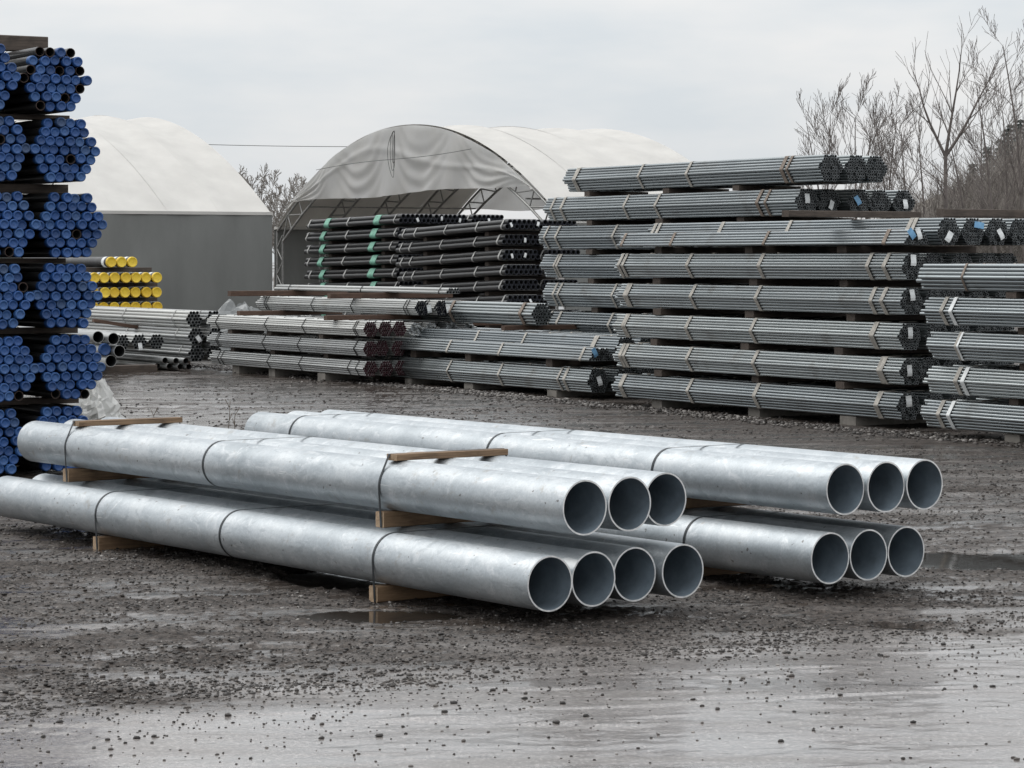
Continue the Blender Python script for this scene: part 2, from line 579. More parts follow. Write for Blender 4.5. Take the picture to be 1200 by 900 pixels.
PUD = [(3.05, 17.25, 0.72, 0.62), (2.0, 14.1, 0.17, 0.13), (-1.05, 16.4, 0.34, 0.75), (-0.75, 14.6, 0.5, 0.25), (1.25, 14.0, 0.28, 0.10), (-1.0, 13.35, 0.35, 0.09)]
def apron_line(X):
    return 12.65 + 0.60 * X + 0.5 * (fbm(X * 0.7 + 9, X * 0 + 3.3, 40, 3) - 0.5)
def ground_h(X, Y):
    c_, s_ = math.cos(R(12)), math.sin(R(12))
    U, V = X * c_ + Y * s_, -X * s_ + Y * c_
    ap = 1 - sstep(Y - apron_line(X) + 2.4 * (fbm(U * 1.3, V * 2.6, 60, 5, 0.6) - 0.5), -1.15, 0.85)
    far = sstep(Y, 19, 30)
    streak = fbm(U * 0.5, V * 2.2, 11, 4)
    med = fbm(U * 5, V * 7, 12, 4, 0.6)
    fine = fbm(U * 22, V * 26, 13, 3, 0.6)
    rough = (med - 0.5) * 0.032 + (fine - 0.5) * 0.036 + (streak - 0.5) * 0.040
    rough = rough * (1 - 0.4 * far)
    smooth = (fine - 0.5) * 0.004 + (med - 0.5) * 0.005 + (streak - 0.5) * 0.010
    h = rough * (1 - ap) + smooth * ap
    strk2 = fbm(U * 0.75 + 40, V * 3.6, 19, 4, 0.55)
    lev = -0.006 + 0.055 * (strk2 - 0.5) + 0.5 * (streak - 0.5) * 0.04 + 0.002 + 0.010 * far * (1 - sstep(X, -3, 3))
    lev = np.minimum(lev, 0.006)
    pan = (1 - sstep(h - lev, -0.0004, 0.0018)) * (1 - ap)
    h = np.maximum(h, lev)
    bowl = np.zeros_like(h)
    for px, py, rx, ry in PUD:
        d_ = np.sqrt(((X - px) / rx) ** 2 + ((Y - py) / ry) ** 2) + 0.7 * (fbm(X * 3, Y * 3, 77, 3) - 0.5)
        bowl = np.maximum(bowl, 1 - sstep(d_, 0.75, 1.1))
    h = h * (1 - 0.75 * bowl) - 0.026 * bowl
    return h, ap, pan, med, bowl
xs = spread(np.concatenate([np.arange(-9.6, -3.3, 0.085), np.arange(-3.3, 3.3, 0.024), np.arange(3.3, 9.6, 0.085)]), 900)
ys = spread(np.concatenate([np.arange(9.6, 17.4, 0.021), np.arange(17.4, 30, 0.05), np.arange(30, 56, 0.13)]), 1400, 1.3)
GX, GY = np.meshgrid(xs, ys)
gh, gap, gst, gmed, gbowl = ground_h(GX, GY)
edge = 1 - sstep(np.maximum(np.abs(GX) - 12, np.maximum(GY - 60, 5 - GY)), 0, 20)
gh = gh * edge
nx, ny = len(xs), len(ys)
def grid_mesh(name, V, nx_, ny_, m_, smooth=True):
    me = bpy.data.meshes.new(name)
    idx = np.arange(nx_ * ny_).reshape(ny_, nx_)
    q = np.stack([idx[:-1, :-1], idx[:-1, 1:], idx[1:, 1:], idx[1:, :-1]], -1).reshape(-1, 4)
    me.vertices.add(len(V))
    me.vertices.foreach_set("co", V.astype(np.float32).ravel())
    me.loops.add(q.size)
    me.loops.foreach_set("vertex_index", q.astype(np.int32).ravel())
    me.polygons.add(len(q))
    me.polygons.foreach_set("loop_start", np.arange(0, q.size, 4, dtype=np.int32))
    me.polygons.foreach_set("use_smooth", np.full(len(q), smooth))
    me.update(calc_edges=True)
    if m_:
        me.materials.append(m_)
    return me
m, t, b = mat("yard_ground")
at_ = node(t, "ShaderNodeAttribute", attribute_name="apron")
aw = node(t, "ShaderNodeAttribute", attribute_name="pan")
v = coords(t, (1, 1, 1), per_object=False)
vst = coords(t, (0.45, 2.4, 1), (0, 0, R(-12)), per_object=False)
nb = noise(t, 1.1, 6, 0.62, vst, 0.4)
nf = noise(t, 26, 5, 0.72, coords(t, (0.8, 1.0, 1), (0, 0, R(-12)), per_object=False))
nm = noise(t, 7, 6, 0.65, v)
ng = noise(t, 120, 3, 0.6, v)
nf2 = noise(t, 60, 4, 0.75, coords(t, (0.75, 1.0, 1), (0, 0, R(-12)), per_object=False))
mud = ramp(t, nb.outputs[0], [(0.30, (0.034, 0.026, 0.0215)), (0.50, (0.068, 0.055, 0.047)), (0.70, (0.150, 0.130, 0.116))])
mud2 = mix(t, ramp(t, nf2.outputs[0], [(0.48, 0.0), (0.62, 0.8)]).outputs[0], mud.outputs[0], (0.100, 0.085, 0.075))
mud2 = mix(t, ramp(t, ng.outputs[0], [(0.55, 0.0), (0.64, 0.85)]).outputs[0], mud2, (0.014, 0.012, 0.011))
mud2 = mix(t, ramp(t, nf.outputs[0], [(0.40, 0.9), (0.49, 0.0)]).outputs[0], mud2, (0.013, 0.011, 0.010))
mud2 = mix(t, ramp(t, nf.outputs[0], [(0.56, 0.0), (0.66, 0.8)]).outputs[0], mud2, (0.17, 0.15, 0.136))
pav = ramp(t, nm.outputs[0], [(0.25, (0.215, 0.192, 0.179)), (0.75, (0.29, 0.263, 0.247))])
pav2 = mix(t, ramp(t, ng.outputs[0], [(0.47, 0.0), (0.62, 0.75)]).outputs[0], pav.outputs[0], (0.085, 0.075, 0.07))
pav2 = mix(t, ramp(t, nb.outputs[0], [(0.25, 0.55), (0.5, 0.0)]).outputs[0], pav2, (0.10, 0.089, 0.083))
pav2 = mix(t, ramp(t, nf.outputs[0], [(0.36, 0.45), (0.47, 0.0)]).outputs[0], pav2, (0.09, 0.08, 0.075))
ngr = noise(t, 48, 3, 0.7, coords(t, (1.0, 0.8, 1), (0, 0, 0), per_object=False))
pav2 = mix(t, ramp(t, ngr.outputs[0], [(0.40, 0.65), (0.52, 0.0)]).outputs[0], pav2, (0.10, 0.089, 0.083))
pav2 = mix(t, ramp(t, ngr.outputs[0], [(0.56, 0.0), (0.68, 0.6)]).outputs[0], pav2, (0.46, 0.43, 0.415))
c = mix(t, at_.outputs["Fac"], mud2, pav2)
t.links.new(c, b.inputs["Base Color"])
rm = ramp(t, nb.outputs[0], [(0.34, 0.78), (0.52, 0.58), (0.66, 0.30)])
rp = ramp(t, nb.outputs[0], [(0.35, 0.36), (0.50, 0.20), (0.66, 0.11)])
rq = mix(t, at_.outputs["Fac"], rm.outputs[0], rp.outputs[0])
wetn = ramp(t, nm.outputs[0], [(0.30, 0.55), (0.50, 1.0)])
wet = mix(t, 1.0, wetn.outputs[0], aw.outputs["Color"], 'MULTIPLY')
t.links.new(mix(t, wet, rq, (0.10, 0.10, 0.10)), b.inputs["Roughness"])
spm = ramp(t, nb.outputs[0], [(0.34, 0.18), (0.52, 0.38), (0.64, 0.7)])
t.links.new(mix(t, wet, mix(t, at_.outputs["Fac"], spm.outputs[0], (0.6, 0.6, 0.6)), (0.5, 0.5, 0.5)), b.inputs["Specular IOR Level"])
cw_ = mix(t, ramp(t, nb.outputs[0], [(0.36, 0.35), (0.58, 1.0)]).outputs[0], (0.0, 0.0, 0.0), mix(t, at_.outputs["Fac"], (0.10, 0.10, 0.10), (0.75, 0.75, 0.75)))
t.links.new(cw_, b.inputs["Coat Weight"])
b.inputs["Coat Roughness"].default_value = 0.13
b.inputs["Coat IOR"].default_value = 1.33
bs = node(t, "ShaderNodeMapRange")
bs.inputs[3].default_value = 1.0
bs.inputs[4].default_value = 0.16
t.links.new(at_.outputs["Fac"], bs.inputs[0])
bn = node(t, "ShaderNodeBump")
bn.inputs["Distance"].default_value = 0.035
wi = node(t, "ShaderNodeMath", operation='MULTIPLY_ADD')
wi.inputs[1].default_value = -0.93
wi.inputs[2].default_value = 1.0
t.links.new(wet, wi.inputs[0])
wm = node(t, "ShaderNodeMath", operation='MULTIPLY')
t.links.new(bs.outputs[0], wm.inputs[0])
t.links.new(wi.outputs[0], wm.inputs[1])
t.links.new(wm.outputs[0], bn.inputs["Strength"])
t.links.new(mix(t, 0.5, nf.outputs[0], nf2.outputs[0]), bn.inputs["Height"])
t.links.new(bn.outputs[0], b.inputs["Normal"])
M['ground'] = m
gme = grid_mesh("ground", np.stack([GX.ravel(), GY.ravel(), gh.ravel()], -1), nx, ny, M['ground'])
att = gme.attributes.new("apron", 'FLOAT', 'POINT')
att.data.foreach_set("value", gap.astype(np.float32).ravel())
att = gme.attributes.new("pan", 'FLOAT', 'POINT')
att.data.foreach_set("value", gst.astype(np.float32).ravel())
tag(obj("ground", gme), kind="structure", label="wet dark gravel yard with smooth pale apron in front")
for i, (px, py, rx, ry) in enumerate(PUD):
    mb = MB()
    k = 40
    pts = [(px + 1.25 * rx * math.cos(2 * math.pi * j / k), py + 1.25 * ry * math.sin(2 * math.pi * j / k), -0.0145 - 0.0001 * i) for j in range(k)]
    mb.add(pts, [tuple(range(k))])
    tag(obj("puddle", mb.mesh("puddle", M['water'])), kind="structure")

# loose stones, far too many to count
def stones(name, n, gen, label, tone_pow=1.0, octa=False):
    ph = (1 + 5 ** 0.5) / 2
    ico = np.array([(-1, ph, 0), (1, ph, 0), (-1, -ph, 0), (1, -ph, 0), (0, -1, ph), (0, 1, ph), (0, -1, -ph), (0, 1, -ph), (ph, 0, -1), (ph, 0, 1), (-ph, 0, -1), (-ph, 0, 1)]) / 1.9
    fc = np.array([(0, 11, 5), (0, 5, 1), (0, 1, 7), (0, 7, 10), (0, 10, 11), (1, 5, 9), (5, 11, 4), (11, 10, 2), (10, 7, 6), (7, 1, 8), (3, 9, 4), (3, 4, 2), (3, 2, 6), (3, 6, 8), (3, 8, 9), (4, 9, 5), (2, 4, 11), (6, 2, 10), (8, 6, 7), (9, 8, 1)])
    if octa:
        ico = np.array([(1, 0, 0), (-1, 0, 0), (0, 1, 0), (0, -1, 0), (0, 0, 1), (0, 0, -1)], float)
        fc = np.array([(0, 2, 4), (2, 1, 4), (1, 3, 4), (3, 0, 4), (2, 0, 5), (1, 2, 5), (3, 1, 5), (0, 3, 5)])
    nvp = len(ico)
    P, S = gen(n)
    n = len(P)
    base = ico[None] * (1 + 0.45 * (rng.random((n, nvp, 1)) - 0.5))
    sc = S[:, None, None] * np.stack([0.8 + 0.7 * rng.random(n), 0.8 + 0.7 * rng.random(n), 0.5 + 0.4 * rng.random(n)], -1)[:, None, :]
    vv = base * sc
    an = rng.random(n) * 6.283
    ca, sa = np.cos(an)[:, None], np.sin(an)[:, None]
    vx = vv[..., 0] * ca - vv[..., 1] * sa
    vy = vv[..., 0] * sa + vv[..., 1] * ca
    V = np.stack([vx, vy, vv[..., 2]], -1) + P[:, None, :]
    F = (fc[None] + nvp * np.arange(n)[:, None, None]).reshape(-1, 3)
    me = bpy.data.meshes.new(name)
    me.vertices.add(n * nvp)
    me.vertices.foreach_set("co", V.astype(np.float32).ravel())
    me.loops.add(F.size)
    me.loops.foreach_set("vertex_index", F.astype(np.int32).ravel())
    me.polygons.add(len(F))
    me.polygons.foreach_set("loop_start", np.arange(0, F.size, 3, dtype=np.int32))
    me.update(calc_edges=True)
    me.materials.append(M['stone'])
    ta_ = me.attributes.new("tone", 'FLOAT', 'POINT')
    ta_.data.foreach_set("value", np.repeat(rng.random(n) ** tone_pow, nvp).astype(np.float32))
    return tag(obj(name, me), label, "gravel", kind="stuff")
def gen_apron(n):
    X = rng.uniform(-3.2, 3.4, n * 4)
    Y = rng.uniform(10, 15.5, n * 4)
    d_ = apron_line(X) - Y
    keep = (d_ > -0.4) & (rng.random(n * 4) < np.exp(-np.clip(d_, 0, 9) * 1.35) * 0.8 + 0.035)
    X, Y = X[keep][:n], Y[keep][:n]
    S = 0.003 + 0.0045 * rng.random(len(X)) ** 2 + 0.007 * (rng.random(len(X)) < 0.06)
    z = ground_h(X, Y)[0] + S * 0.25
    return np.stack([X, Y, z], -1), S
def gen_rough(n):
    Y = 11.5 + 34 * rng.random(n * 3) ** 1.8
    X = rng.uniform(-1, 1, n * 3) * (0.205 * Y + 0.4)
    dens = fbm(X * 0.8, Y * 1.3, 91, 3)
    keep = (Y > apron_line(X) - 0.1) & (rng.random(n * 3) < sstep(dens, 0.35, 0.65))
    X, Y = X[keep][:n], Y[keep][:n]
    hp = ground_h(X, Y)
    ok = (hp[2] < 0.4) | (rng.random(len(X)) < 0.22)
    X, Y, z = X[ok], Y[ok], hp[0][ok]
    S = 0.004 + 0.009 * rng.random(len(X)) ** 2 + np.clip(Y - 16, 0, 20) * 0.0003
    z = z + S * 0.15
    return np.stack([X, Y, z], -1), S
stones("gravel", 5200, gen_apron, "small dark stones scattered over the pale wet apron in front", 2.5)
def gen_base(n):
    a_ = rng.uniform(-6, 23, n)
    q = rng.normal(0, 0.16, n)
    b_ = -0.42 + 0.045 * np.clip(a_, 0, 30) + q + 0.25 * (fbm(a_ * 0.6, a_ * 0 + 2, 5, 3) - 0.5)
    X = 4.35 - 0.5 * a_ + 0.866 * b_
    Y = 30.0 + 0.866 * a_ + 0.5 * b_
    S = 0.008 + 0.022 * rng.random(n) ** 2.5
    return np.stack([X, Y, ground_h(X, Y)[0] + S * 0.3], -1), S
stones("gravel", 7000, gen_base, "band of loose grit along the foot of the long row of stacks", 0.75)
stones("gravel", 24000, gen_rough, "loose gravel across the churned dark yard around the stacks", 1.5)
def gen_fine(n):
    Y = 11.2 + 16 * rng.random(n * 2) ** 1.5
    X = rng.uniform(-1, 1, n * 2) * (0.20 * Y + 0.3)
    keep = (Y > apron_line(X) - 0.35 + 0.5 * rng.random(n * 2)) & (fbm(X * 1.7, Y * 2.6, 55, 3) + 0.3 * rng.random(n * 2) > 0.52)
    X, Y = X[keep][:n], Y[keep][:n]
    hp = ground_h(X, Y)
    ok = (hp[2] < 0.4) | (rng.random(len(X)) < 0.10)
    X, Y, z = X[ok], Y[ok], hp[0][ok]
    S = 0.004 + 0.007 * rng.random(len(X)) ** 1.6
    return np.stack([X, Y, z + S * 0.1], -1), S
stones("gravel", 50000, gen_fine, "fine grit covering the churned dark yard in front", 1.9, True)

# ------------------------------------------------------------------ front: banded packages of large galvanised pipe
PD, PL = 0.288, 6.36
PR = PD / 2
_mb = MB()
pipe_shape(_mb, 0, 0, PR, PL, 0.0085, 72, far_open=True)
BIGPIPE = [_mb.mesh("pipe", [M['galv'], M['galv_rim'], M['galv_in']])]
def package(fr, bs_, a_off, z_base, bands, unders, tops, label):
    """bs_: lateral pipe positions, a_off: how far each near end is set back; unders / tops: timbers strapped under and over"""
    root = empty("pipe_package", fr.at(0, 0, z_base), fr.rz)
    tag(root, label, "pipe bundle", "banded packages of large galvanized pipe")
    zc = 0.089 + PR
    for b_, a_ in zip(bs_, a_off):
        o = obj("pipe", BIGPIPE[0], root, (-a_, b_, zc), (random.uniform(0, 6.28), 0, 0))
    circ = [(b_, zc, PR) for b_ in bs_]
    b0, b1 = min(bs_) - PR, max(bs_) + PR
    for a_, w in unders:
        me = timber_mesh("timber", b1 - b0 - 0.03, 0.089, w, [M['wood'], M['wood_end']])
        obj("timber", me, root, (-a_, b0 + 0.015, 0))
    for a_, w, hgt, yaw in tops:
        me = timber_mesh("timber", b1 - b0 - 0.14, hgt, w, [M['wood'], M['wood_end']])
        obj("timber", me, root, (-a_, b0 + 0.07, zc + PR + 0.001), (0, 0, yaw))
    for a_ in bands:
        c_ = list(circ)
        for ua, w in unders:
            if abs(ua - a_) < 0.12:
                c_ += [(b0 + 0.015, 0.004, 0.001), (b1 - 0.015, 0.004, 0.001), (b0 + 0.015, 0.087, 0.001)]
        for ua, w, hgt, yaw in tops:
            if abs(ua - a_) < 0.12:
                c_ += [(b0 + 0.07, zc + PR + hgt - 0.002, 0.001), (b1 - 0.07, zc + PR + hgt - 0.002, 0.001)]
        mb = MB()
        ribbon(mb, c_, -a_, 0.019, 0.0015, 0.0014, 120)
        obj("strap", mb.mesh("strap", M['strap_steel']), root)
    return root
F1 = Frame(0.195, 14.0, 36)
package(F1, [0, 0.305, 0.61, 0.915], [0, 0.03, 0.07, 0.04], 0.0, [1.44, 3.13, 4.74], [(1.46, 0.085), (4.76, 0.085)], [], "four large galvanized pipes banded together, lower tier of the nearest stack")
package(F1, [0.225, 0.545, 0.87], [0.0, 0.03, 0.13], 0.378, [1.72, 3.73, 5.62], [(1.74, 0.085), (5.64, 0.085)], [(1.70, 0.10, 0.036, R(1.5)), (5.60, 0.10, 0.036, R(-1))], "three large galvanized pipes with planks strapped on top, upper tier of the nearest stack")
F2 = Frame(1.77, 15.19, 36)
package(F2, [0, 0.292, 0.584], [0, 0.0, 0.0], 0.0, [1.1, 3.1, 5.1], [(1.3, 0.085), (5.0, 0.085)], [], "three large galvanized pipes banded together, lower tier of the right front stack")
package(F2, [0.115, 0.408, 0.70], [0.0, -0.02, -0.03], 0.378, [1.54, 3.26, 5.72], [(1.6, 0.085), (5.5, 0.085)], [], "three large galvanized pipes banded together, upper tier of the right front stack")

# ------------------------------------------------------------------ blue-capped pipe stack, left edge
BD, BL = 0.09, 6.2
BLUE = Frame(-3.92, 24.0, 30)
_mb = MB()
pipe_shape(_mb, 0, 0, BD / 2 * 0.96, BL, 0.006, 14, depth=0.3)
ME_BP = _mb.mesh("pipe", [M['tube_dark'], M['rust_end'], M['bore']])
_mb = MB()
n = 14
rc = BD / 2 * 1.0
prof = [(-0.05, rc), (0.006, rc), (0.014, rc * 0.9), (0.014, rc * 0.72), (0.005, rc * 0.62), (0.005, 0.012)]
vs_ = []
for x, r_ in prof:
    vs_ += [(x, r_ * math.cos(2 * math.pi * k / n), r_ * math.sin(2 * math.pi * k / n)) for k in range(n)]
_mb.add(vs_, [(i * n + k, i * n + (k + 1) % n, (i + 1) * n + (k + 1) % n, (i + 1) * n + k) for i in range(len(prof) - 1) for k in range(n)], 0, True)
_mb.add(vs_[-n:], [tuple(range(n))])
ME_CAP = _mb.mesh("cap", M['cap_blue'])
BCELLS = hex_cells(4, BD)
tier_names = ["top tier", "second tier down", "third tier down", "fourth tier down", "fifth tier down", "bottom tier"]
BZ = [3.19, 2.57, 1.91, 1.29, 0.66, 0.03]
BSH = [-0.10, 0.0, 0.05, 0.0, 0.06, -0.02]
ME_BSTRAP = None
for ti in range(6):
    for ci in range(2):
        b_ = -0.672 + 0.672 * ci + BSH[ti]
        r = empty("pipe_bundle", BLUE.at(random.uniform(-0.04, 0.04) - (0.0 if ci else 0.10), b_, BZ[ti]), BLUE.rz)
        tag(r, "bundle of black pipes with blue end caps, %s, %s" % (tier_names[ti], "right bundle" if ci else "left bundle"), "pipe bundle", "blue capped pipe bundles")
        for y, z in BCELLS:
            jy, jz, jx = random.uniform(-0.009, 0.009), random.uniform(-0.007, 0.007), random.uniform(-0.035, 0.02)
            p = obj("pipe", ME_BP, r, (jx, y * 1.06 + jy, z * 1.02 + jz))
            miss = 0.025
            if ti == 0 and ci == 1:
                miss = 0.62 if (y > 0.14 or (z > 0.45 and y > -0.05) or (y < -0.1 and z < 0.12)) else 0.08
            if random.random() > miss:
                obj("cap", ME_CAP, p)
        if ME_BSTRAP is None:
            mb = MB()
            ribbon(mb, [(y * 1.05, z * 1.01, BD / 2 + 0.01) for y, z in BCELLS], 0, 0.03, 0.001, 0.002, 36)
            ME_BSTRAP = mb.mesh("strap", M['strap_steel'])
        for xx in (-0.8, -3.1, -5.4):
            obj("strap", ME_BSTRAP, r, (xx, 0, 0))
    if ti < 5:
        zt = BZ[ti + 1] + 0.57
        for a_, nm_ in ((0.55, "near"), (3.1, "middle"), (5.6, "far")):
            timber(BLUE, a_, -1.45, zt, 1.45 + 0.22 + random.uniform(-0.08, 0.08), BZ[ti] - zt - 0.006, 0.16, "dark timber spacer under the %s of the blue capped stack, %s one" % (tier_names[ti], nm_), "blue stack timbers")
timber(BLUE, 0.9, -1.6, BZ[0] + 0.585, 1.75, 0.14, 0.10, "dark beam lying across the top of the blue capped stack", m_='wood_dark')

# ------------------------------------------------------------------ grey steel pipe stacks
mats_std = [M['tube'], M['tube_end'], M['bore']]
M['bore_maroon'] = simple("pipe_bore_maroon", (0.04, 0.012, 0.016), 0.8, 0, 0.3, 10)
mats_pale = [M['tube_pale'], M['end_maroon'], M['bore_maroon']]
mats_navy = [M['tube_pale'], M['end_navy'], M['bore']]
mats_silver = [M['tube_pale'], M['tube_end_silver'], M['bore']]
sp, sbn = M['strap_pale'], M['strap_brown']
KS1 = BundleKind("pipes", hex_cells(5, 0.0378), 0.0378, 5.95, mats_std, [(-0.42, 0.065, sp, 0.004), (-0.55, 0.065, sp, 0.004), (-2.75, 0.065, sp, 0.004), (-4.2, 0.065, sp, 0.004), (-5.72, 0.065, sp, 0.004), (-5.82, 0.065, sp, 0.004)])
KS1h = BundleKind("pipes", hex_cells(5, 0.0378, True), 0.0378, 5.95, mats_std, [(-0.4, 0.06, sbn, 0.004), (-2.75, 0.05, sbn, 0.004), (-4.6, 0.05, sbn, 0.004), (-5.75, 0.05, sbn, 0.004)], 2)
KS2 = BundleKind("pipes", hex_cells(5, 0.044), 0.044, 6.4, mats_std, [(-0.75, 0.07, sbn, 0.005), (-0.66, 0.05, sbn, 0.005), (-3.2, 0.06, sp, 0.004), (-4.3, 0.05, sp, 0.004), (-6.0, 0.06, sp, 0.004), (-6.1, 0.05, sp, 0.004)])

def stack(fr, kind_fn, tiers, cols_fn, z0, pitch, what, group, tagset=(), spacer_a=(1.3, 3.2, 5.2), tilt=0.0, a_jit=0.08, col_w=None, base_block=None, from_bottom=True, spacer_m='wood_dark', sp_b0=0.12, a_shift={}):
    nt_ = len(tiers)
    for k in tiers:
        kd0 = kind_fn(k, 0)
        cw = col_w or kd0.w * 1.03
        ncol = cols_fn(k)
        for c_ in range(ncol):
            kd = kind_fn(k, c_)
            tn = "bottom tier" if k == 0 else ("top tier" if k == max(tiers) else "%s tier up" % ORD[k])
            lab = "%s, %s, %s" % (what, tn, COLN[c_])
            tags_ = [x[2:] for x in tagset if x[0] == k and x[1] == c_]
            place_bundle(kd, fr.at(a_shift.get(k, 0) + random.uniform(-a_jit, a_jit), cw * (c_ + 0.5), z0 + pitch * k + random.uniform(0, 0.004)), fr.rz + R(random.uniform(-0.3, 0.3)), lab, group, tags_, tilt)
        zt = z0 + pitch * (k - 1) + kind_fn(max(k - 1, 0), 0).h + 0.004
        hgt = z0 + pitch * k - zt - 0.004
        if k == min(tiers):
            zt, hgt = -0.02, z0 + pitch * k + 0.016
        for i, a_ in enumerate(spacer_a):
            pos = ("near", "middle", "far", "farthest")[i] if len(spacer_a) > 1 else "only"
            tn = "bottom tier" if k == 0 else ("top tier" if k == max(tiers) else "%s tier up" % ORD[k])
            wd = random.uniform(0.14, 0.19) if k else random.uniform(0.22, 0.3)
            timber(fr, a_ + random.uniform(-0.1, 0.1), sp_b0 + random.uniform(-0.05, 0.05), zt + (-a_ * math.tan(-tilt) if tilt else 0), cw * ncol - 0.2, hgt, wd, "timber under %s, %s, %s one" % (what.replace("bundle", "bundles"), tn, pos), group + " spacers", spacer_m if k else ('concrete' if base_block else spacer_m))

S1 = Frame(4.35, 30.0, 30)
W1 = "grey pipe bundle, tall centre right stack"
def s1kind(k, c_):
    return KS1h if (k == 5 and c_ == 0) else KS1
S1TAGS = [(0, 0, 'w', -0.03, 0.21, 0.1), (1, 0, 'w', -0.06, 0.16, 0.05), (2, 0, 'w', -0.02, 0.19, 0.0), (3, 0, 'w', -0.02, 0.22, 0.05), (4, 0, 'w', -0.03, 0.22, -0.08),
          (5, 0, 'w', 0.0, 0.12, 0.2), (5, 0, 'b', -0.10, 0.12, 0.7), (5, 1, 'w', -0.03, 0.09, -0.6), (5, 2, 'b', 0.06, 0.22, 1.4), (5, 3, 'w', 0.02, 0.12, 0.45)]
stack(S1, s1kind, range(6), lambda k: 6 if k == 5 else 5, 0.11, 0.388, W1, "centre right stack bundles", S1TAGS, base_block=True, a_shift={0: 0.16, 1: 0.2, 2: 0.18, 3: 0.2, 4: 0.17})
timber(S1, 0.55, 0.9, 2.372, 2.3, 0.09, 0.14, "dark brown beam on top of the tall stack, jutting past its right end", m_='wood_dark')
timber(S1, 1.6, -0.5, 2.375, 1.9, 0.075, 0.14, "dark brown beam under the upper bundles near the right end", m_='wood_dark')

S2 = Frame(3.62, 35.6, 30)
W2 = "grey pipe bundle, tallest stack behind"
S2TAGS = [(5, 0, 'w', -0.02, 0.22, 0.0), (5, 1, 'w', 0.02, 0.14, -0.5), (5, 2, 'b', -0.06, 0.20, 0.5), (5, 4, 'w', 0.0, 0.16, 0.0)]
stack(S2, lambda k, c_: KS2, range(7), lambda k: 3 if k == 6 else 5, 0.33, 0.427, W2, "tallest stack bundles", S2TAGS, base_block=True, a_shift={6: -0.55, 5: -0.1})

S4 = Frame(4.39 + 6.1 * 0.5, 29.1 - 6.1 * 0.866, 30)
W4 = "grey pipe bundle, stack cut by right edge"
KS4 = BundleKind("pipes", hex_cells(5, 0.037), 0.037, 6.1, mats_std, [(-0.42, 0.065, sp, 0.004), (-2.2, 0.065, sp, 0.004), (-4.0, 0.065, sp, 0.004), (-5.58, 0.06, M['tag_white'], 0.004), (-5.68, 0.06, sp, 0.004)])
KS4b = BundleKind("pipes", hex_cells(4, 0.046), 0.046, 6.2, mats_std, [(-0.42, 0.05, sbn, 0.004), (-3.0, 0.05, sbn, 0.004), (-5.55, 0.03, sbn, 0.004)], 2)
stack(S4, lambda k, c_: KS4b if k == 4 else KS4, range(5), lambda k: 3, 0.10, 0.365, W4, "right edge stack bundles", spacer_a=(1.6, 3.2, 4.75), base_block=True)

Mf = Frame(1.04, 36.6, 30)
KM = BundleKind("pipes", hex_cells(5, 0.040), 0.040, 6.3, mats_std, [(-0.55, 0.06, sp, 0.004), (-0.65, 0.05, sp, 0.004), (-2.5, 0.05, sp, 0.004), (-3.9, 0.05, sp, 0.004), (-5.85, 0.06, sp, 0.004), (-5.95, 0.05, sp, 0.004)])
KMh = BundleKind("pipes", hex_cells(5, 0.040, True), 0.040, 6.3, mats_std, [(-0.3, 0.05, sp, 0.004), (-2.4, 0.05, sp, 0.004), (-3.9, 0.05, sp, 0.004), (-5.95, 0.05, sp, 0.004)], 2)
KM3 = BundleKind("pipes", hex_cells(4, 0.052), 0.052, 5.6, mats_std, [(-0.4, 0.09, sbn, 0.005), (-2.6, 0.08, sbn, 0.005), (-5.0, 0.08, sbn, 0.005)], 1)
WM = "grey pipe bundle in the low middle stack"
stack(Mf, lambda k, c_: KMh if (k == 1 and c_ == 0) else KM, range(2), lambda k: 4, 0.09, 0.43, WM, "low middle stack bundles", [(0, 0, 'w', 0.0, 0.16, 0.25), (1, 0, 'b', -0.12, 0.12, 0.5), (1, 1, 'w', 0.0, 0.1, -0.4)], spacer_a=(1.2, 3.5, 5.3), base_block=True)
place_bundle(KM3, Mf.at(2.9, 0.98, 0.87 + 0.06), Mf.rz, "grey bundle of wide pipes lying on the low middle stack", "upper middle bundles")
timber(Mf, 3.3, 0.55, 0.855, 1.5, 0.068, 0.10, "red brown timber under the wide pipe bundle, near end", m_='wood_red')
timber(Mf, 6.0, 0.55, 0.855, 1.5, 0.068, 0.10, "red brown timber under the wide pipe bundle, far end", m_='wood_red')

Nf = Frame(-2.27, 41.0, 30)
thin = lambda x: (x, 0.016, M['wire'], 0.006)
KN = BundleKind("pipes", hex_cells(4, 0.0365), 0.0365, 5.75, mats_pale, [thin(-0.25), thin(-0.38), thin(-2.2), thin(-3.5), thin(-5.3), thin(-5.42)], wall=0.12, far_jit=0.07, jit=0.02)
KNn = BundleKind("pipes", hex_cells(4, 0.0365), 0.0365, 5.75, mats_navy, [thin(-0.25), thin(-0.38), thin(-2.2), thin(-3.5), thin(-5.3), thin(-5.42)], 2, wall=0.12, far_jit=0.09)
KNs = BundleKind("pipes", hex_cells(4, 0.0365), 0.0365, 5.75, mats_silver, [thin(-0.3), thin(-2.4), thin(-5.3)], 2, wall=0.3, far_jit=0.09, jit=0.12, pjit=0.006)
WN = "pale pipe bundle with maroon ends, left middle stack"
stack(Nf, lambda k, c_: KN, range(3), lambda k: 3, 0.13, 0.298, WN, "left middle stack bundles", spacer_a=(1.5, 3.5, 4.9), base_block=True, col_w=0.262)
Nf2 = Frame(*Nf.at(0.05, 0.90, 0)[:2], 30)
stack(Nf2, lambda k, c_: KNs, range(3), lambda k: 4, 0.12, 0.285, "shiny ended bundle behind the maroon ended stack", "shiny ended bundles", spacer_a=(1.5, 3.5, 4.9), col_w=0.275)
Nf3 = Frame(*Nf.at(0.0, 0.92, 0)[:2], 30)
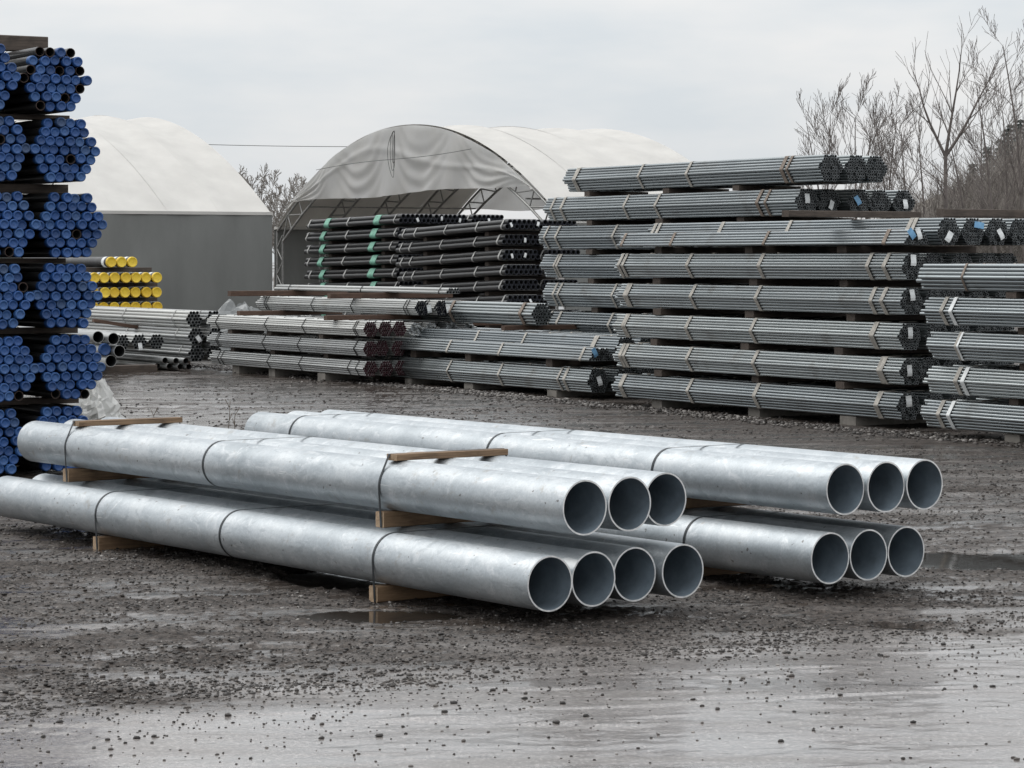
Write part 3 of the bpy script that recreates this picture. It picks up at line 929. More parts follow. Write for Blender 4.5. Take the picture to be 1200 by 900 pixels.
for c_ in range(3):
    place_bundle(KNn, Nf3.at(random.uniform(-0.05, 0.05), 0.30 * c_ + 0.14, 1.035), Nf3.rz, "pale pipe bundle with navy ends on the left middle stack, %s" % COLN[c_], "navy ended bundles",
                 [('w', 0.10, 0.10, 0.2)] if c_ < 2 else [('w', -0.1, 0.12, 0.0)])
timber(Nf, 1.0, -0.1, 0.955, 2.2, 0.075, 0.12, "red brown beam under the navy ended bundles, near end", m_='wood_red')
timber(Nf, 4.9, 0.2, 0.955, 1.9, 0.075, 0.12, "red brown beam under the navy ended bundles, far end", m_='wood_red')
timber(Nf, 2.2, 0.55, 1.265, 2.2, 0.09, 0.12, "red brown beam across the top of the navy ended bundles, near end", m_='wood_red')
timber(Nf, 5.6, 0.35, 1.265, 2.2, 0.09, 0.12, "red brown beam across the top of the navy ended bundles, far end", m_='wood_red')
KW = BundleKind("pipes", [(j * 0.05, 0.025) for j in range(5)] + [(j * 0.05 + 0.025, 0.068) for j in range(4)], 0.05, 6.2, [M['tube_pale'], M['tube_end'], M['bore']], [(-0.3, 0.02, M['wire'], 0.004), (-3.0, 0.02, M['wire'], 0.004), (-5.6, 0.02, M['wire'], 0.004)], 1)
place_bundle(KW, Nf.at(0.1, 1.55, 1.357), Nf.rz, "thin flat bundle of pale pipes lying on top of the left middle stack", None)

# pipe stack at far left of the row
Pf = Frame(-5.55, 46.5, 30)
KP = BundleKind("pipes", hex_cells(3, 0.063), 0.063, 6.1, [M['tube_pale'], M['tube_end'], M['bore']], [(-0.5, 0.03, M['strap_grey'], 0.004), (-2.9, 0.03, M['strap_grey'], 0.004), (-5.2, 0.03, M['strap_grey'], 0.004)], 2, nseg=10, wall=0.1)
WP = "bright honeycomb ended pipe bundle, far left"
stack(Pf, lambda k, c_: KP, range(3), lambda k: 2, 0.14, 0.29, WP, "far left pipe bundles", [(1, 0, 'w', 0.03, 0.1, 0.6)], spacer_a=(1.5, 4.5), col_w=0.36)
KG = BundleKind("pipes", hex_cells(3, 0.057), 0.057, 4.0, [M['tube_pale'], M['tube_end'], M['bore']], [(-0.6, 0.03, M['strap_grey'], 0.004), (-3.2, 0.03, M['strap_grey'], 0.004)], 2, nseg=10, wall=0.1)
Pf2 = Frame(-6.45, 46.2, 30)
for c_ in range(3):
    place_bundle(KG, Pf2.at(0.0, -0.15 + 0.31 * c_, 0.36), Pf2.rz, "short pipe bundle with honeycomb ends under the far left bundles, %s" % ["leftmost", "middle", "rightmost"][c_], "short far left bundles", [('w', 0.0, 0.05, 0.1)] if c_ == 1 else [])
_mb = MB()
pipe_shape(_mb, 0, 0, 0.05, 6.3, 0.005, 16, depth=0.5)
ME_LP = _mb.mesh("loose_pipe", [M['tube_pale'], M['rust_end'], M['bore']])
lp = [(0.55, 0.0, 0.055, "first"), (0.30, 0.115, 0.055, "second"), (0.10, 0.23, 0.055, "third"), (0.0, 0.345, 0.055, "fourth"), (0.35, 0.06, 0.155, "fifth"), (0.15, 0.175, 0.155, "sixth"), (0.0, 0.29, 0.155, "seventh"), (0.0, 0.45, 0.20, "eighth"), (0.05, 0.40, 0.25, "ninth")]
Lf = Frame(-5.75, 45.9, 30)
for a_, b_, z, w in lp[:7]:
    o = obj("loose_pipe", ME_LP, None, Lf.at(a_, b_, z + 0.02), (0, 0, Lf.rz + R(random.uniform(-0.4, 0.4))))
    lay = "lower layer" if z < 0.1 else "upper layer"
    idx = {"first": "nearest", "second": "second nearest", "third": "third nearest", "fourth": "farthest", "fifth": "nearest", "sixth": "middle", "seventh": "farthest"}[w]
    tag(o, "pale loose pipe on the ground left of the maroon ended stack, %s, %s" % (lay, idx), "pipe", "loose pale pipes")
# wide dark open pipes beside the blue capped stack
_mb = MB()
pipe_shape(_mb, 0, 0, 0.098, 5.0, 0.008, 28, depth=2.0)
ME_WP = _mb.mesh("wide_pipe", [M['tube_pale'], M['strap_grey'], M['bore']])
_mb = MB()
rc = 0.1
prof = [(-0.06, rc), (0.006, rc), (0.016, rc * 0.92), (0.016, rc * 0.8), (0.006, rc * 0.72), (0.006, 0.02)]
n = 24
vs_ = []
for x, r_ in prof:
    vs_ += [(x, r_ * math.cos(2 * math.pi * k / n), r_ * math.sin(2 * math.pi * k / n)) for k in range(n)]
_mb.add(vs_, [(i * n + k, i * n + (k + 1) % n, (i + 1) * n + (k + 1) % n, (i + 1) * n + k) for i in range(len(prof) - 1) for k in range(n)], 0, True)
_mb.add(vs_[-n:], [tuple(range(n))])
ME_WCAP = _mb.mesh("cap", M['cap_blue'])
_wc = [v_.co.copy() for v_ in ME_WCAP.vertices]
WPX = [(115, 395, "upper left of the five", 0), (133, 397, "upper right of the five", 0), (123, 409.5, "the blue capped one", 1), (140, 411.5, "rightmost of the five", 0), (130, 423, "lowest of the five", 0)]
for px, py, nm_, cap in WPX:
    Zp = 44.3
    o = obj("wide_pipe", ME_WP, None, ((px - 600) / 3200 * Zp, Zp, CAM_H - (py - 303) * Zp / 3200), (0, 0, R(-60)))
    tag(o, "wide open steel pipe beside the blue capped stack, %s" % nm_, "pipe", "wide open pipes")
    if cap:
        obj("cap", ME_WCAP, o)
tag(obj("wide_pipe_rack", timber_mesh("wide_pipe_rack", 0.9, 0.14, 0.2, [M['wood_dark'], M['wood_dark']]), None, (-6.75, 45.2, -0.01), (0, 0, R(-60))), "dark timber under the wide open pipes", "timber")
timber(Pf, 2.4, -0.75, 0.78, 1.3, 0.06, 0.10, "red brown plank sloping down across the far left bundles", m_='wood_red', tilt=R(-9), name="plank")

# yellow-capped pipes
YD = 0.262
Yf = Frame(-10.1, 66.0, 30)
_mb = MB()
pipe_shape(_mb, 0, 0, YD / 2 * 0.97, 6.2, 0.008, 24, depth=0.5)
ME_YP = _mb.mesh("capped_pipe", [M['tube_dark'], M['tube_end'], M['bore']])
_mb = MB()
rc = YD / 2
prof = [(-0.07, rc * 0.985), (-0.005, rc * 0.985), (0.012, rc * 0.9), (0.012, rc * 0.84), (0.004, rc * 0.78), (0.004, 0.03)]
vs_ = []
for x, r_ in prof:
    vs_ += [(x, r_ * math.cos(2 * math.pi * k / n), r_ * math.sin(2 * math.pi * k / n)) for k in range(n)]
_mb.add(vs_, [(i * n + k, i * n + (k + 1) % n, (i + 1) * n + (k + 1) % n, (i + 1) * n + k) for i in range(len(prof) - 1) for k in range(n)], 0, True)
_mb.add(vs_[-n:], [tuple(range(n))])
ME_YCAP = _mb.mesh("cap", M['cap_yellow'])
mb = MB()
ribbon(mb, [(0, 0, YD / 2 * 0.97)], -0.28, 0.16, 0.001, 0.003, 24)
ME_YBAND = mb.mesh("band", M['tag_white'])
rows = [(1.815, 3, 1.65), (1.435, 7, 0), (1.075, 7, 0), (0.715, 7, 0), (0.355, 7, 0)]
ntier = ["top tier", "second tier down", "third tier down", "fourth tier down", "lowest tier"]
for ri, (z, cnt, s0) in enumerate(rows):
    for j in range(cnt):
        o = obj("capped_pipe", ME_YP, None, Yf.at(random.uniform(-0.05, 0.05), (j + s0) * 0.272 + random.uniform(-0.004, 0.004), z), (0, 0, Yf.rz))
        obj("cap", ME_YCAP, o)
        obj("band", ME_YBAND, o)
        tag(o, "black pipe with yellow end cap, %s, %s from the left" % (ntier[ri], ORD[j]), "pipe", "yellow capped pipes")
    for a_, nm_ in ((0.8, "near"), (4.8, "far")):
        zz = z - YD / 2
        lo = rows[ri + 1][0] + YD / 2 if ri < 4 else -0.02
        timber(Yf, a_, -0.15, lo + 0.002, 2.1 if ri else 1.95, zz - lo - 0.004, 0.12, "timber spacer under the yellow capped pipes, %s, %s one" % (ntier[ri], nm_), "yellow stack timbers", 'wood_dark')

# ------------------------------------------------------------------ black pipe stacks with straps, farther back
BDk = 0.148
cells_k = [((j - 3.5) * BDk, BDk / 2) for j in range(8)] + [((j - 3) * BDk, BDk / 2 + BDk * 0.866) for j in range(7)]
mats_blk = [M['tube_dark'], M['end_navy'], M['bore']]
sg, gn = M['strap_grey'], M['strap_green']
KK = BundleKind("pipes", cells_k, BDk, 6.1, mats_blk, [(-0.25, 0.07, sg, 0.008), (-1.55, 0.06, sg, 0.008), (-3.5, 0.05, sg, 0.008), (-5.2, 0.06, sg, 0.008), (-5.85, 0.06, sg, 0.008)], 2, nseg=10, wall=0.1)
KGb = BundleKind("pipes", cells_k, BDk, 6.1, mats_blk, [(-0.25, 0.06, sg, 0.008), (-1.6, 0.34, gn, 0.010), (-3.4, 0.08, sg, 0.008), (-4.9, 0.30, gn, 0.010), (-5.9, 0.07, sg, 0.008)], 2, nseg=10, wall=0.1)
def black_stack(fr, kd, ntiers, ztop, pitch, ncol, what, group, tilt, taglist):
    for k in range(ntiers):
        z = ztop - kd.h - pitch * k
        tn = "top tier" if k == 0 else "%s tier down" % ORD[k]
        for c_ in range(ncol):
            tg = [x[2:] for x in taglist if x[0] == k and x[1] == c_]
            place_bundle(kd, fr.at(random.uniform(-0.12, 0.12), 0.6 + 1.2 * c_, z), fr.rz, "%s, %s, %s" % (what, tn, COLN[c_]), group, tg, tilt)
        lo = z - pitch + kd.h + 0.004 if k < ntiers - 1 else -0.3
        for a_, nm_ in ((1.3, "near"), (4.8, "far")):
            dz = -a_ * math.tan(abs(tilt))
            timber(fr, a_, 0.22, lo + dz, 1.2 * ncol - 0.3, z - lo - 0.008, 0.2, "dark timber under %s, %s, %s one" % (what.replace("bundle", "bundles"), tn, nm_), group + " spacers")
Kf = Frame(-0.22, 72.0, 30)
rt = lambda y, z: ('w', y, z, random.uniform(-0.4, 0.4))
black_stack(Kf, KK, 7, 2.945, 0.40, 2, "black pipe bundle beside the green strapped stack", "black pipe bundles", R(-2.0),
            [(0, 0, *rt(-0.42, 0.12)), (0, 0, *rt(0.4, 0.15)), (1, 0, *rt(0.1, 0.12)), (2, 0, *rt(-0.3, 0.1)), (2, 0, *rt(0.1, 0.12)), (5, 0, *rt(0.15, 0.1))])
Gf = Frame(-3.3, 78.4, 30)
black_stack(Gf, KGb, 8, 3.19, 0.3875, 3, "black pipe bundle with green straps", "green strapped pipe bundles", R(-1.0),
            [(0, 0, *rt(0.0, 0.1)), (0, 1, *rt(-0.3, 0.15)), (0, 1, *rt(0.3, 0.1)), (0, 2, *rt(0.0, 0.1))])

# ------------------------------------------------------------------ fabric shelters
TH = R(30)
def arch_z(s_, hk, rise, p):
    return hk + rise * (1 - abs(2 * s_ - 1) ** p)
def shelter(name, far, W, hk, rise, p, length, direction, npan, label, opening):
    """arch spans along the A direction from the far foot; the ridge runs along +-B"""
    fr = Frame(far[0], far[1], 30)
    # local frame: x towards the near foot, y along B; origin at far foot
    root = empty(name, (far[0], far[1], 0), fr.rz)
    tag(root, label, "building")
    ns = 40
    S = [i / ns for i in range(ns + 1)]
    pw = length / npan
    for ip in range(npan):
        mb = MB()
        y0, y1 = ip * pw * direction, (ip + 1) * pw * direction
        nu = 8
        vs_, fs = [], []
        for layer in (0, 1):
            for u in range(nu + 1):
                fu = u / nu
                sag = 0.17 * math.sin(math.pi * fu) ** 1.5
                y = y0 + (y1 - y0) * fu
                for s_ in S:
                    z = arch_z(s_, hk, rise, p) - sag * (0.4 + 0.6 * (1 - abs(2 * s_ - 1))) + 0.012 * math.sin(9 * s_ + ip * 2 + fu * 3) - 0.006 * layer
                    vs_.append((W * s_, y, z))
        n1 = ns + 1
        tot = n1 * (nu + 1)
        for layer in (0, 1):
            for u in range(nu):
                for i in range(ns):
                    a_ = layer * tot + u * n1 + i
                    q = (a_, a_ + 1, a_ + n1 + 1, a_ + n1)
                    fs.append(q if (layer == 0) == (direction > 0) else q[::-1])
        mb.add(vs_, fs, 0, True)
        obj("roof_panel", mb.mesh("roof_panel", M['roof']), root)
    # trusses
    for it in range(npan + 1):
        y = (it * pw) * direction
        y += 0.06 * direction if it == 0 else (-0.06 * direction if it == npan else 0)
        mb = MB()
        k = 22
        outer, inner = [], []
        for i in range(k + 1):
            s_ = i / k
            z = arch_z(s_, hk, rise, p) - 0.16
            ds = 1e-3
            tx, tz = W * ds, arch_z(min(1, s_ + ds), hk, rise, p) - arch_z(max(0, s_ - ds), hk, rise, p)
            if 0 < s_ < 1:
                tx *= 2
            ln = math.hypot(tx, tz)
            nx_, nz_ = tz / ln, -tx / ln
            outer.append((W * s_, y, z))
            inner.append((W * s_ + nx_ * 0.62, y, z + nz_ * 0.62))
        inner = [q for q in inner if 0.45 < q[0] < W - 0.45]
        foot_i0, foot_i1 = (0.5, y, hk - 0.55), (W - 0.5, y, hk - 0.55)
        inner = [foot_i0] + inner + [foot_i1]
        rch = 0.045
        for a_, c_ in zip(outer[:-1], outer[1:]):
            mb.tube(a_, c_, rch, n=6)
        for a_, c_ in zip(inner[:-1], inner[1:]):
            mb.tube(a_, c_, rch, n=6)
        for j in range(len(inner) - 1):
            oj = min(range(len(outer)), key=lambda q: (outer[q][0] - (inner[j][0] + inner[j + 1][0]) / 2) ** 2 + (outer[q][2] - (inner[j][2] + inner[j + 1][2]) / 2) ** 2)
            mb.tube(inner[j], outer[oj], 0.028, n=5)
            mb.tube(outer[oj], inner[j + 1], 0.028, n=5)
        for x0, x1 in ((0.0, 0.5), (W, W - 0.5)):
            mb.tube((x0, y, hk - 0.16), (x0, y, -0.05), rch, n=6)
            mb.tube((x1, y, hk - 0.55), (x1, y, -0.05), rch, n=6)
            zz, fl = hk - 0.3, 0
            while zz > 0.4:
                a_, c_ = ((x0, y, zz), (x1, y, zz - 0.5)) if fl else ((x1, y, zz), (x0, y, zz - 0.5))
                mb.tube(a_, c_, 0.028, n=5)
                fl, zz = 1 - fl, zz - 0.5
        obj("truss", mb.mesh("truss", M['steel']), root)
    for s_ in (0.12, 0.25, 0.38, 0.5, 0.62, 0.75, 0.88):
        mb = MB()
        mb.tube((W * s_, 0.1 * direction, arch_z(s_, hk, rise, p) - 0.75), (W * s_, (length - 0.1) * direction, arch_z(s_, hk, rise, p) - 0.75), 0.03, n=6)
        obj("purlin", mb.mesh("purlin", M['steel']), root)
    # long side walls
    for x, nm_ in ((0.0, 'far'), (W, 'near')):
        mb = MB()
        nu = max(12, int(length * 4))
        vs_ = []
        for j in range(7):
            for u in range(nu + 1):
                y = length * direction * u / nu
                off = 0.02 * math.sin(u * 0.9) + 0.012 * math.sin(u * 0.37 + j)
                z = hk * j / 6 + (0.0 if j < 6 else -0.06)
                vs_.append((x + off + (0.12 if x else -0.12), y, z - (0.03 if j == 0 else 0)))
        fs = [(j * (nu + 1) + u, j * (nu + 1) + u + 1, (j + 1) * (nu + 1) + u + 1, (j + 1) * (nu + 1) + u) for j in range(6) for u in range(nu)]
        mb.add(vs_, fs, 0, True)
        obj("side_wall", mb.mesh("side_wall", M['wall_grey']), root)
        mb = MB()
        mb.box(x - 0.16, x + 0.16, min(0, length * direction), max(0, length * direction), hk - 0.07, hk + 0.03)
        obj("eave_trim", mb.mesh("eave_trim", M['roof']), root)
    return root, fr, S
WL = 22.0
rootL, frL, SA = shelter("fabric_shelter", (-18.85, 107.9), WL, 3.38, 3.62, 1.80, 19.8, -1, 11, "white arched fabric shelter with grey walls on the left", None)
# its right-hand gable is closed
mb = MB()
vs_ = []
for j in range(9):
    for s_ in SA:
        vs_.append((WL * s_, 0.02, arch_z(s_, 3.38, 3.62, 1.8) * j / 8 - (0.03 if j == 8 else 0)))
n1 = len(SA)
mb.add(vs_, [(j * n1 + i, j * n1 + i + 1, (j + 1) * n1 + i + 1, (j + 1) * n1 + i) for j in range(8) for i in range(n1 - 1)], 0, True)
obj("gable_wall", mb.mesh("gable_wall", M['curtain']), rootL)

WR, HKR, RIR, PPR = 21.25, 3.08, 3.48, 2.05
rootR, frR, SA = shelter("fabric_shelter", (-9.0, 104.0), WR, HKR, RIR, PPR, 7.4, 1, 4, "white arched fabric shelter with open trussed gable and hanging curtain", None)
mb = MB()
vs_, fs = [], []
nu, nv = 150, 26
s0, s1 = 0.055, 0.915
for i in range(nu + 1):
    s_ = s0 + (s1 - s0) * i / nu
    top = arch_z(s_, HKR, RIR, PPR) - 0.05
    bot = 4.0 + 0.28 * (i / nu) + 0.05 * math.sin(i * 0.08)
    bot = min(bot, top - 0.02)
    for j in range(nv + 1):
        fj = j / nv
        z = top + (bot - top) * fj
        q = 0.11 * math.sin(i * 0.42 + 2.0 * math.sin(i * 0.05 + fj * 1.5)) * (0.15 + fj * 0.85) + 0.10 * math.sin(i * 0.23 + fj * 4)
        uu = (i / nu * 4.0 + 0.15) % 1.0
        par = fj - 0.75 * (1 - (2 * uu - 1) ** 2)
        q += 0.10 * math.sin(24 * par) * math.exp(-(par / 0.45) ** 2) * math.sin(math.pi * uu)
        q += 0.14 * math.exp(-((fj - 0.42 - 0.18 * math.cos(i * 0.06)) / 0.05) ** 2)
        vs_.append((WR * s_, -0.08 - 0.35 * q - 0.10 * fj * math.sin(math.pi * i / nu), z))
for i in range(nu):
    for j in range(nv):
        a_ = i * (nv + 1) + j
        fs.append((a_, a_ + nv + 1, a_ + nv + 2, a_ + 1))
mb.add(vs_, fs, 0, True)
obj("gable_curtain", mb.mesh("gable_curtain", M['curtain']), rootR)
mb = MB()
vs_ = []
for j in range(7):
    for i in range(61):
        s_ = 0.03 + 0.94 * i / 60
        top = arch_z(s_, HKR, RIR, PPR) - 0.06
        bot = min(top - 0.01, 3.75 + 0.06 * math.sin(i * 0.3))
        vs_.append((WR * s_, 7.46 + 0.05 * math.sin(i * 0.5 + j), top + (bot - top) * j / 6))
mb.add(vs_, [(j * 61 + i, j * 61 + i + 1, (j + 1) * 61 + i + 1, (j + 1) * 61 + i) for j in range(6) for i in range(60)], 0, True)
obj("gable_curtain", mb.mesh("gable_curtain", M['curtain']), rootR)  # rear curtain, added to shut out bright sky through the far opening
mb = MB()
for q in range(3):
    pts = []
    for i in range(25):
        a_ = 2 * math.pi * i / 24
        pts.append((WR * 0.5 + (0.10 + 0.06 * q) * math.sin(a_ + 0.25 * math.sin(2 * a_ + q)) + 0.06 * q * math.cos(2 * a_) * (1 if q != 1 else 0.5), -0.48 - 0.03 * q, 5.75 - 0.12 * q + (0.55 + 0.13 * q) * math.cos(a_)))
    for a_, c_ in zip(pts[:-1], pts[1:]):
        mb.tube(a_, c_, 0.010, n=4, caps=False)
obj("rope_loop", mb.mesh("rope_loop", M['rope']), rootR)
mb = MB()
for i in range(16):
    f0, f1 = i / 16, (i + 1) / 16
    zz = lambda f_: 5.15 + 0.38 * f_ + 0.05 * math.sin(6 * f_)
    mb.tube((WR * (0.2 + 0.55 * f0), -0.36, zz(f0)), (WR * (0.2 + 0.55 * f1), -0.36, zz(f1)), 0.009, n=4, caps=False)
obj("rope", mb.mesh("rope", M['rope']), rootR)

# overhead cable
mb = MB()
pts = []
for i in range(41):
    f_ = i / 40
    x = -34 + 30 * f_
    pts.append((x, 128 - 4 * f_, 8.6 - 1.6 * f_ - 4 * 0.45 * f_ * (1 - f_)))
for a_, c_ in zip(pts[:-1], pts[1:]):
    mb.tube(a_, c_, 0.014, n=5, caps=False)
tag(obj("overhead_cable", mb.mesh("overhead_cable", M['rope'])), "thin dark cable strung across the sky between the two white shelters", "cable")

# crumpled sheets
def crumple(name, loc, sx, sy, sz, m_, seed, label, cat):
    r_ = random.Random(seed)
    mb = MB()
    nu, nv = 40, 18
    vs_ = []
    ph = [r_.uniform(0, 6.28) for _ in range(6)]
    for j in range(nv + 1):
        fj = j / nv
        for i in range(nu):
            a_ = 2 * math.pi * i / nu
            fold = 0.13 * math.sin(7 * a_ + ph[0] + 2 * fj) + 0.09 * math.sin(11 * a_ + ph[1] - 3 * fj) + 0.05 * math.sin(17 * a_ + ph[2])
            rad = (1.0 - fj ** 2.2 * 0.75) * (1 + fold * (1 - 0.5 * fj))
            z = sz * (fj ** 0.8) * (1 + 0.12 * math.sin(2 * a_ + ph[3]) + 0.06 * math.sin(5 * a_ + ph[4]))
            rad *= 1 + 0.07 * r_.uniform(-1, 1)
            vs_.append((sx * rad * math.cos(a_), sy * rad * math.sin(a_), z * (1 + 0.05 * r_.uniform(-1, 1)) - 0.02))
    fs = [(j * nu + i, j * nu + (i + 1) % nu, (j + 1) * nu + (i + 1) % nu, (j + 1) * nu + i) for j in range(nv) for i in range(nu)]
    mb.add(vs_, fs, 0, False)
    mb.add(vs_[-nu:], [tuple(range(nu))])
    return tag(obj(name, mb.mesh(name, m_), None, loc), label, cat)
crumple("plastic_sack", (-4.45, 28.6, 0), 0.36, 0.36, 0.62, M['tarp_white'], 4, "crumpled white plastic sack behind the blue capped stack", "sack")
crumple("tarpaulin", (-5.2, 52.0, 0), 1.1, 0.6, 0.95, M['tarp_grey'], 9, "grey crumpled tarpaulin heap behind the left middle stack", "tarpaulin")

# dry weed stems
for (x, y, hgt, lean), w in zip(((-3.05, 24.6, 0.55, -0.35), (-3.5, 24.9, 0.42, 0.02), (-2.78, 26.5, 0.52, 0.06), (-2.66, 26.4, 0.44, -0.03)), ("leaning left, tallest", "thin and upright near the blue stack", "right pair, taller one", "right pair, shorter one")):
    mb = MB()
    p = np.array([0.0, 0.0, 0.0])
    for i in range(8):
        q = p + np.array([lean * hgt / 8, random.uniform(-0.01, 0.01), hgt / 8]) + np.array([random.uniform(-0.008, 0.008), 0, 0])
        mb.tube(p, q, 0.006 - 0.0005 * i, n=5)
        if i in (4, 6):
            mb.tube(q, q + np.array([random.uniform(-0.06, 0.06), 0, 0.08]), 0.003, n=4)
        p = q
    tag(obj("weed_stem", mb.mesh("weed_stem", M['weed']), None, (x, y, 0)), "dry weed stem in the yard, %s" % w, "weed", "dry weed stems")

# ------------------------------------------------------------------ trees, brush, hill
def tubes_mesh(name, segs, m_, n=4):
    """segs: list of (p0, p1, r0, r1)"""
    P0 = np.array([s_[0] for s_ in segs])
    P1 = np.array([s_[1] for s_ in segs])
    R0 = np.array([s_[2] for s_ in segs])
    R1 = np.array([s_[3] for s_ in segs])
    D = P1 - P0
    D /= np.linalg.norm(D, axis=1)[:, None] + 1e-9
    ref = np.where(np.abs(D[:, 2:3]) < 0.9, np.array([[0, 0, 1.0]]), np.array([[1.0, 0, 0]]))
    U = np.cross(D, ref)
    U /= np.linalg.norm(U, axis=1)[:, None]
    Wv = np.cross(D, U)
    N_ = len(segs)
    V = np.zeros((N_, 2, n, 3))
    for k in range(n):
        a_ = 2 * math.pi * k / n
        o_ = math.cos(a_) * U + math.sin(a_) * Wv
        V[:, 0, k] = P0 + o_ * R0[:, None]
        V[:, 1, k] = P1 + o_ * R1[:, None]
    q = np.array([(k, (k + 1) % n, n + (k + 1) % n, n + k) for k in range(n)])
    F = (q[None] + 2 * n * np.arange(N_)[:, None, None]).reshape(-1, 4)
    me = bpy.data.meshes.new(name)
    me.vertices.add(N_ * 2 * n)
    me.vertices.foreach_set("co", V.astype(np.float32).ravel())
    me.loops.add(F.size)
    me.loops.foreach_set("vertex_index", F.astype(np.int32).ravel())
    me.polygons.add(len(F))
    me.polygons.foreach_set("loop_start", np.arange(0, F.size, 4, dtype=np.int32))
    me.polygons.foreach_set("use_smooth", np.full(len(F), True))
    me.update(calc_edges=True)
    me.materials.append(m_)
    return me
def grow(r_, p, d, L, rad, lev, out_trunk, out_crown, spread_=0.55, up=0.25, minr=0.007):
    n = 9 if lev == 0 else (5 if lev == 1 else (4 if lev == 2 else 3))
    wob = 0.045 if lev == 0 else 0.06
    for i in range(n):
        d = d + np.array([r_.gauss(0, wob), r_.gauss(0, wob), up * 0.16 + r_.gauss(0, 0.02)])
        d = d / np.linalg.norm(d)
        q = p + d * L / n
        r0 = max(minr, rad * (1 - 0.80 * i / n))
        r1 = max(minr * 0.8, rad * (1 - 0.80 * (i + 1) / n))
        (out_trunk if lev == 0 else out_crown).append((p, q, r0, r1))
        p = q
        if lev < 3 and i >= (2 if lev == 0 else 0):
            for _ in range(((2, 2, 1)[lev] if r_.random() < (0.3, 0.5, 1)[lev] else 1)):
                an = r_.uniform(0, 6.283)
                side = np.cross(d, np.array([math.cos(an), math.sin(an), 0.2]))
                side /= np.linalg.norm(side) + 1e-9
                nd = d * 0.75 + side * r_.uniform(0.6, 1.0) * spread_ * (1.25 if lev == 0 else 1.0) + np.array([0, 0, 0.12])
                nd /= np.linalg.norm(nd)
                frac = (0.40, 0.58, 0.62)[lev] * r_.uniform(0.65, 1.2) * (1 - 0.60 * i / n)
                grow(r_, p, nd, L * frac, max(minr, r1 * (0.40 if lev == 0 else 0.50)), lev + 1, out_trunk, out_crown, spread_, up, minr)
def bare_tree(seed, loc, height, label, m_='bark', spread_=0.6, rad=None, fork=None, group="bare trees", minr=0.0068, lean=0.0):
    r_ = random.Random(seed)
    tr, cr_ = [], []
    root = empty("bare_tree", loc)
    d0 = np.array([lean, 0, 1.0])
    if fork:
        base = np.array([0.0, 0, 0])
        top = np.array([lean * height * fork, 0, height * fork])
        for i in range(5):
            a_, c_ = base + (top - base) * i / 5, base + (top - base) * (i + 1) / 5
            tr.append((a_, c_, rad * (1 - 0.07 * i), rad * (1 - 0.07 * (i + 1))))
        for sg_ in (-1, 1, 0.25):
            dd = np.array([sg_ * 0.62, r_.uniform(-0.3, 0.3), 1.0])
            dd /= np.linalg.norm(dd)
            grow(r_, top, dd, height * (1 - fork) * (1.0 if sg_ > 0 else 0.85), rad * 0.6, 1, tr, cr_, spread_, 0.45, minr)
            if sg_ == 0.25:
                break
        for _ in range(8):
            f_ = r_.uniform(0.35, 1.0)
            an = r_.uniform(0, 6.28)
            grow(r_, top * f_, np.array([math.cos(an) * 0.8, math.sin(an) * 0.8, 0.5]), height * 0.2, rad * 0.22, 2, tr, cr_, spread_, 0.3, minr)
    else:
        grow(r_, np.array([0.0, 0, 0]), d0, height * 0.97, rad or height * 0.011, 0, tr, cr_, spread_, 0.3, minr)
    zmax = max(q[1][2] for q in tr + cr_)
    kz = height / zmax
    tr = [(a_ * kz, c_ * kz, ra, rb) for a_, c_, ra, rb in tr]
    cr_ = [(a_ * kz, c_ * kz, ra, rb) for a_, c_, ra, rb in cr_]
    obj("trunk", tubes_mesh("trunk", tr, M[m_], 7), root)
    obj("crown", tubes_mesh("crown", cr_, M[m_], 4), root)
    return tag(root, label, "tree", group)
def px_loc(px, Z):
    return ((px - 600) / 3200 * Z, Z, 0.0)
def top_h(py, Z):
    return CAM_H + (303 - py) * Z / 3200
TREES = [(962, 96, 86, 72, 0.50, "leftmost slender bare tree behind the tallest pipe stack", None, 0.0),
         (990, 98, 120, 74, 0.5, "short bare tree just right of the leftmost bare tree", None, 0.05),
         (1010, 92, 80, 76, 0.45, "slender upright bare tree right above the topmost bundle ends", None, 0.0),
         (1022, 95, 108, 75, 0.5, "thin bare tree beside the slender upright one", None, -0.02),
         (1052, 100, 105, 80, 0.5, "bare tree with thin trunk between the slender and the forked tree", None, 0.03),
         (1068, 90, 118, 82, 0.55, "bushy bare tree just left of the forked tree", None, -0.03),
         (1108, 90, 12, 90, 0.55, "tallest bare tree with widely forked trunk", 0.60, 0.0),
         (1138, 98, 110, 96, 0.45, "bare tree just right of the forked tree", None, 0.04),
         (1172, 94, 40, 98, 0.5, "tall bare tree in front of the conifers", None, -0.04),
         (976, 103, 104, 61, 0.5, "low bare tree close against the leftmost bare tree", None, -0.04),
         (1036, 102, 92, 62, 0.5, "upright bare tree left of the bushy bare tree", None, 0.02),
         (1086, 104, 96, 63, 0.5, "thin bare tree right behind the forked tree's left limb", None, 0.03),
         (1152, 102, 78, 64, 0.5, "upright bare tree second to the right of the forked tree", None, 0.03),
         (1190, 100, 66, 65, 0.5, "bare tree between the tall one and the right edge", None, -0.03),
         (1206, 88, 5, 99, 0.55, "large bare tree cut by the right edge of the frame", None, -0.05)]
for i, (px, Z, py, seed, spd, lab, fork, lean) in enumerate(TREES):
    hgt = top_h(py, Z)
    bare_tree(seed, px_loc(px - lean * 0.0, Z), hgt, lab, 'bark', spd, 0.095 if fork else 0.026 + 0.0050 * hgt, fork, lean=lean)
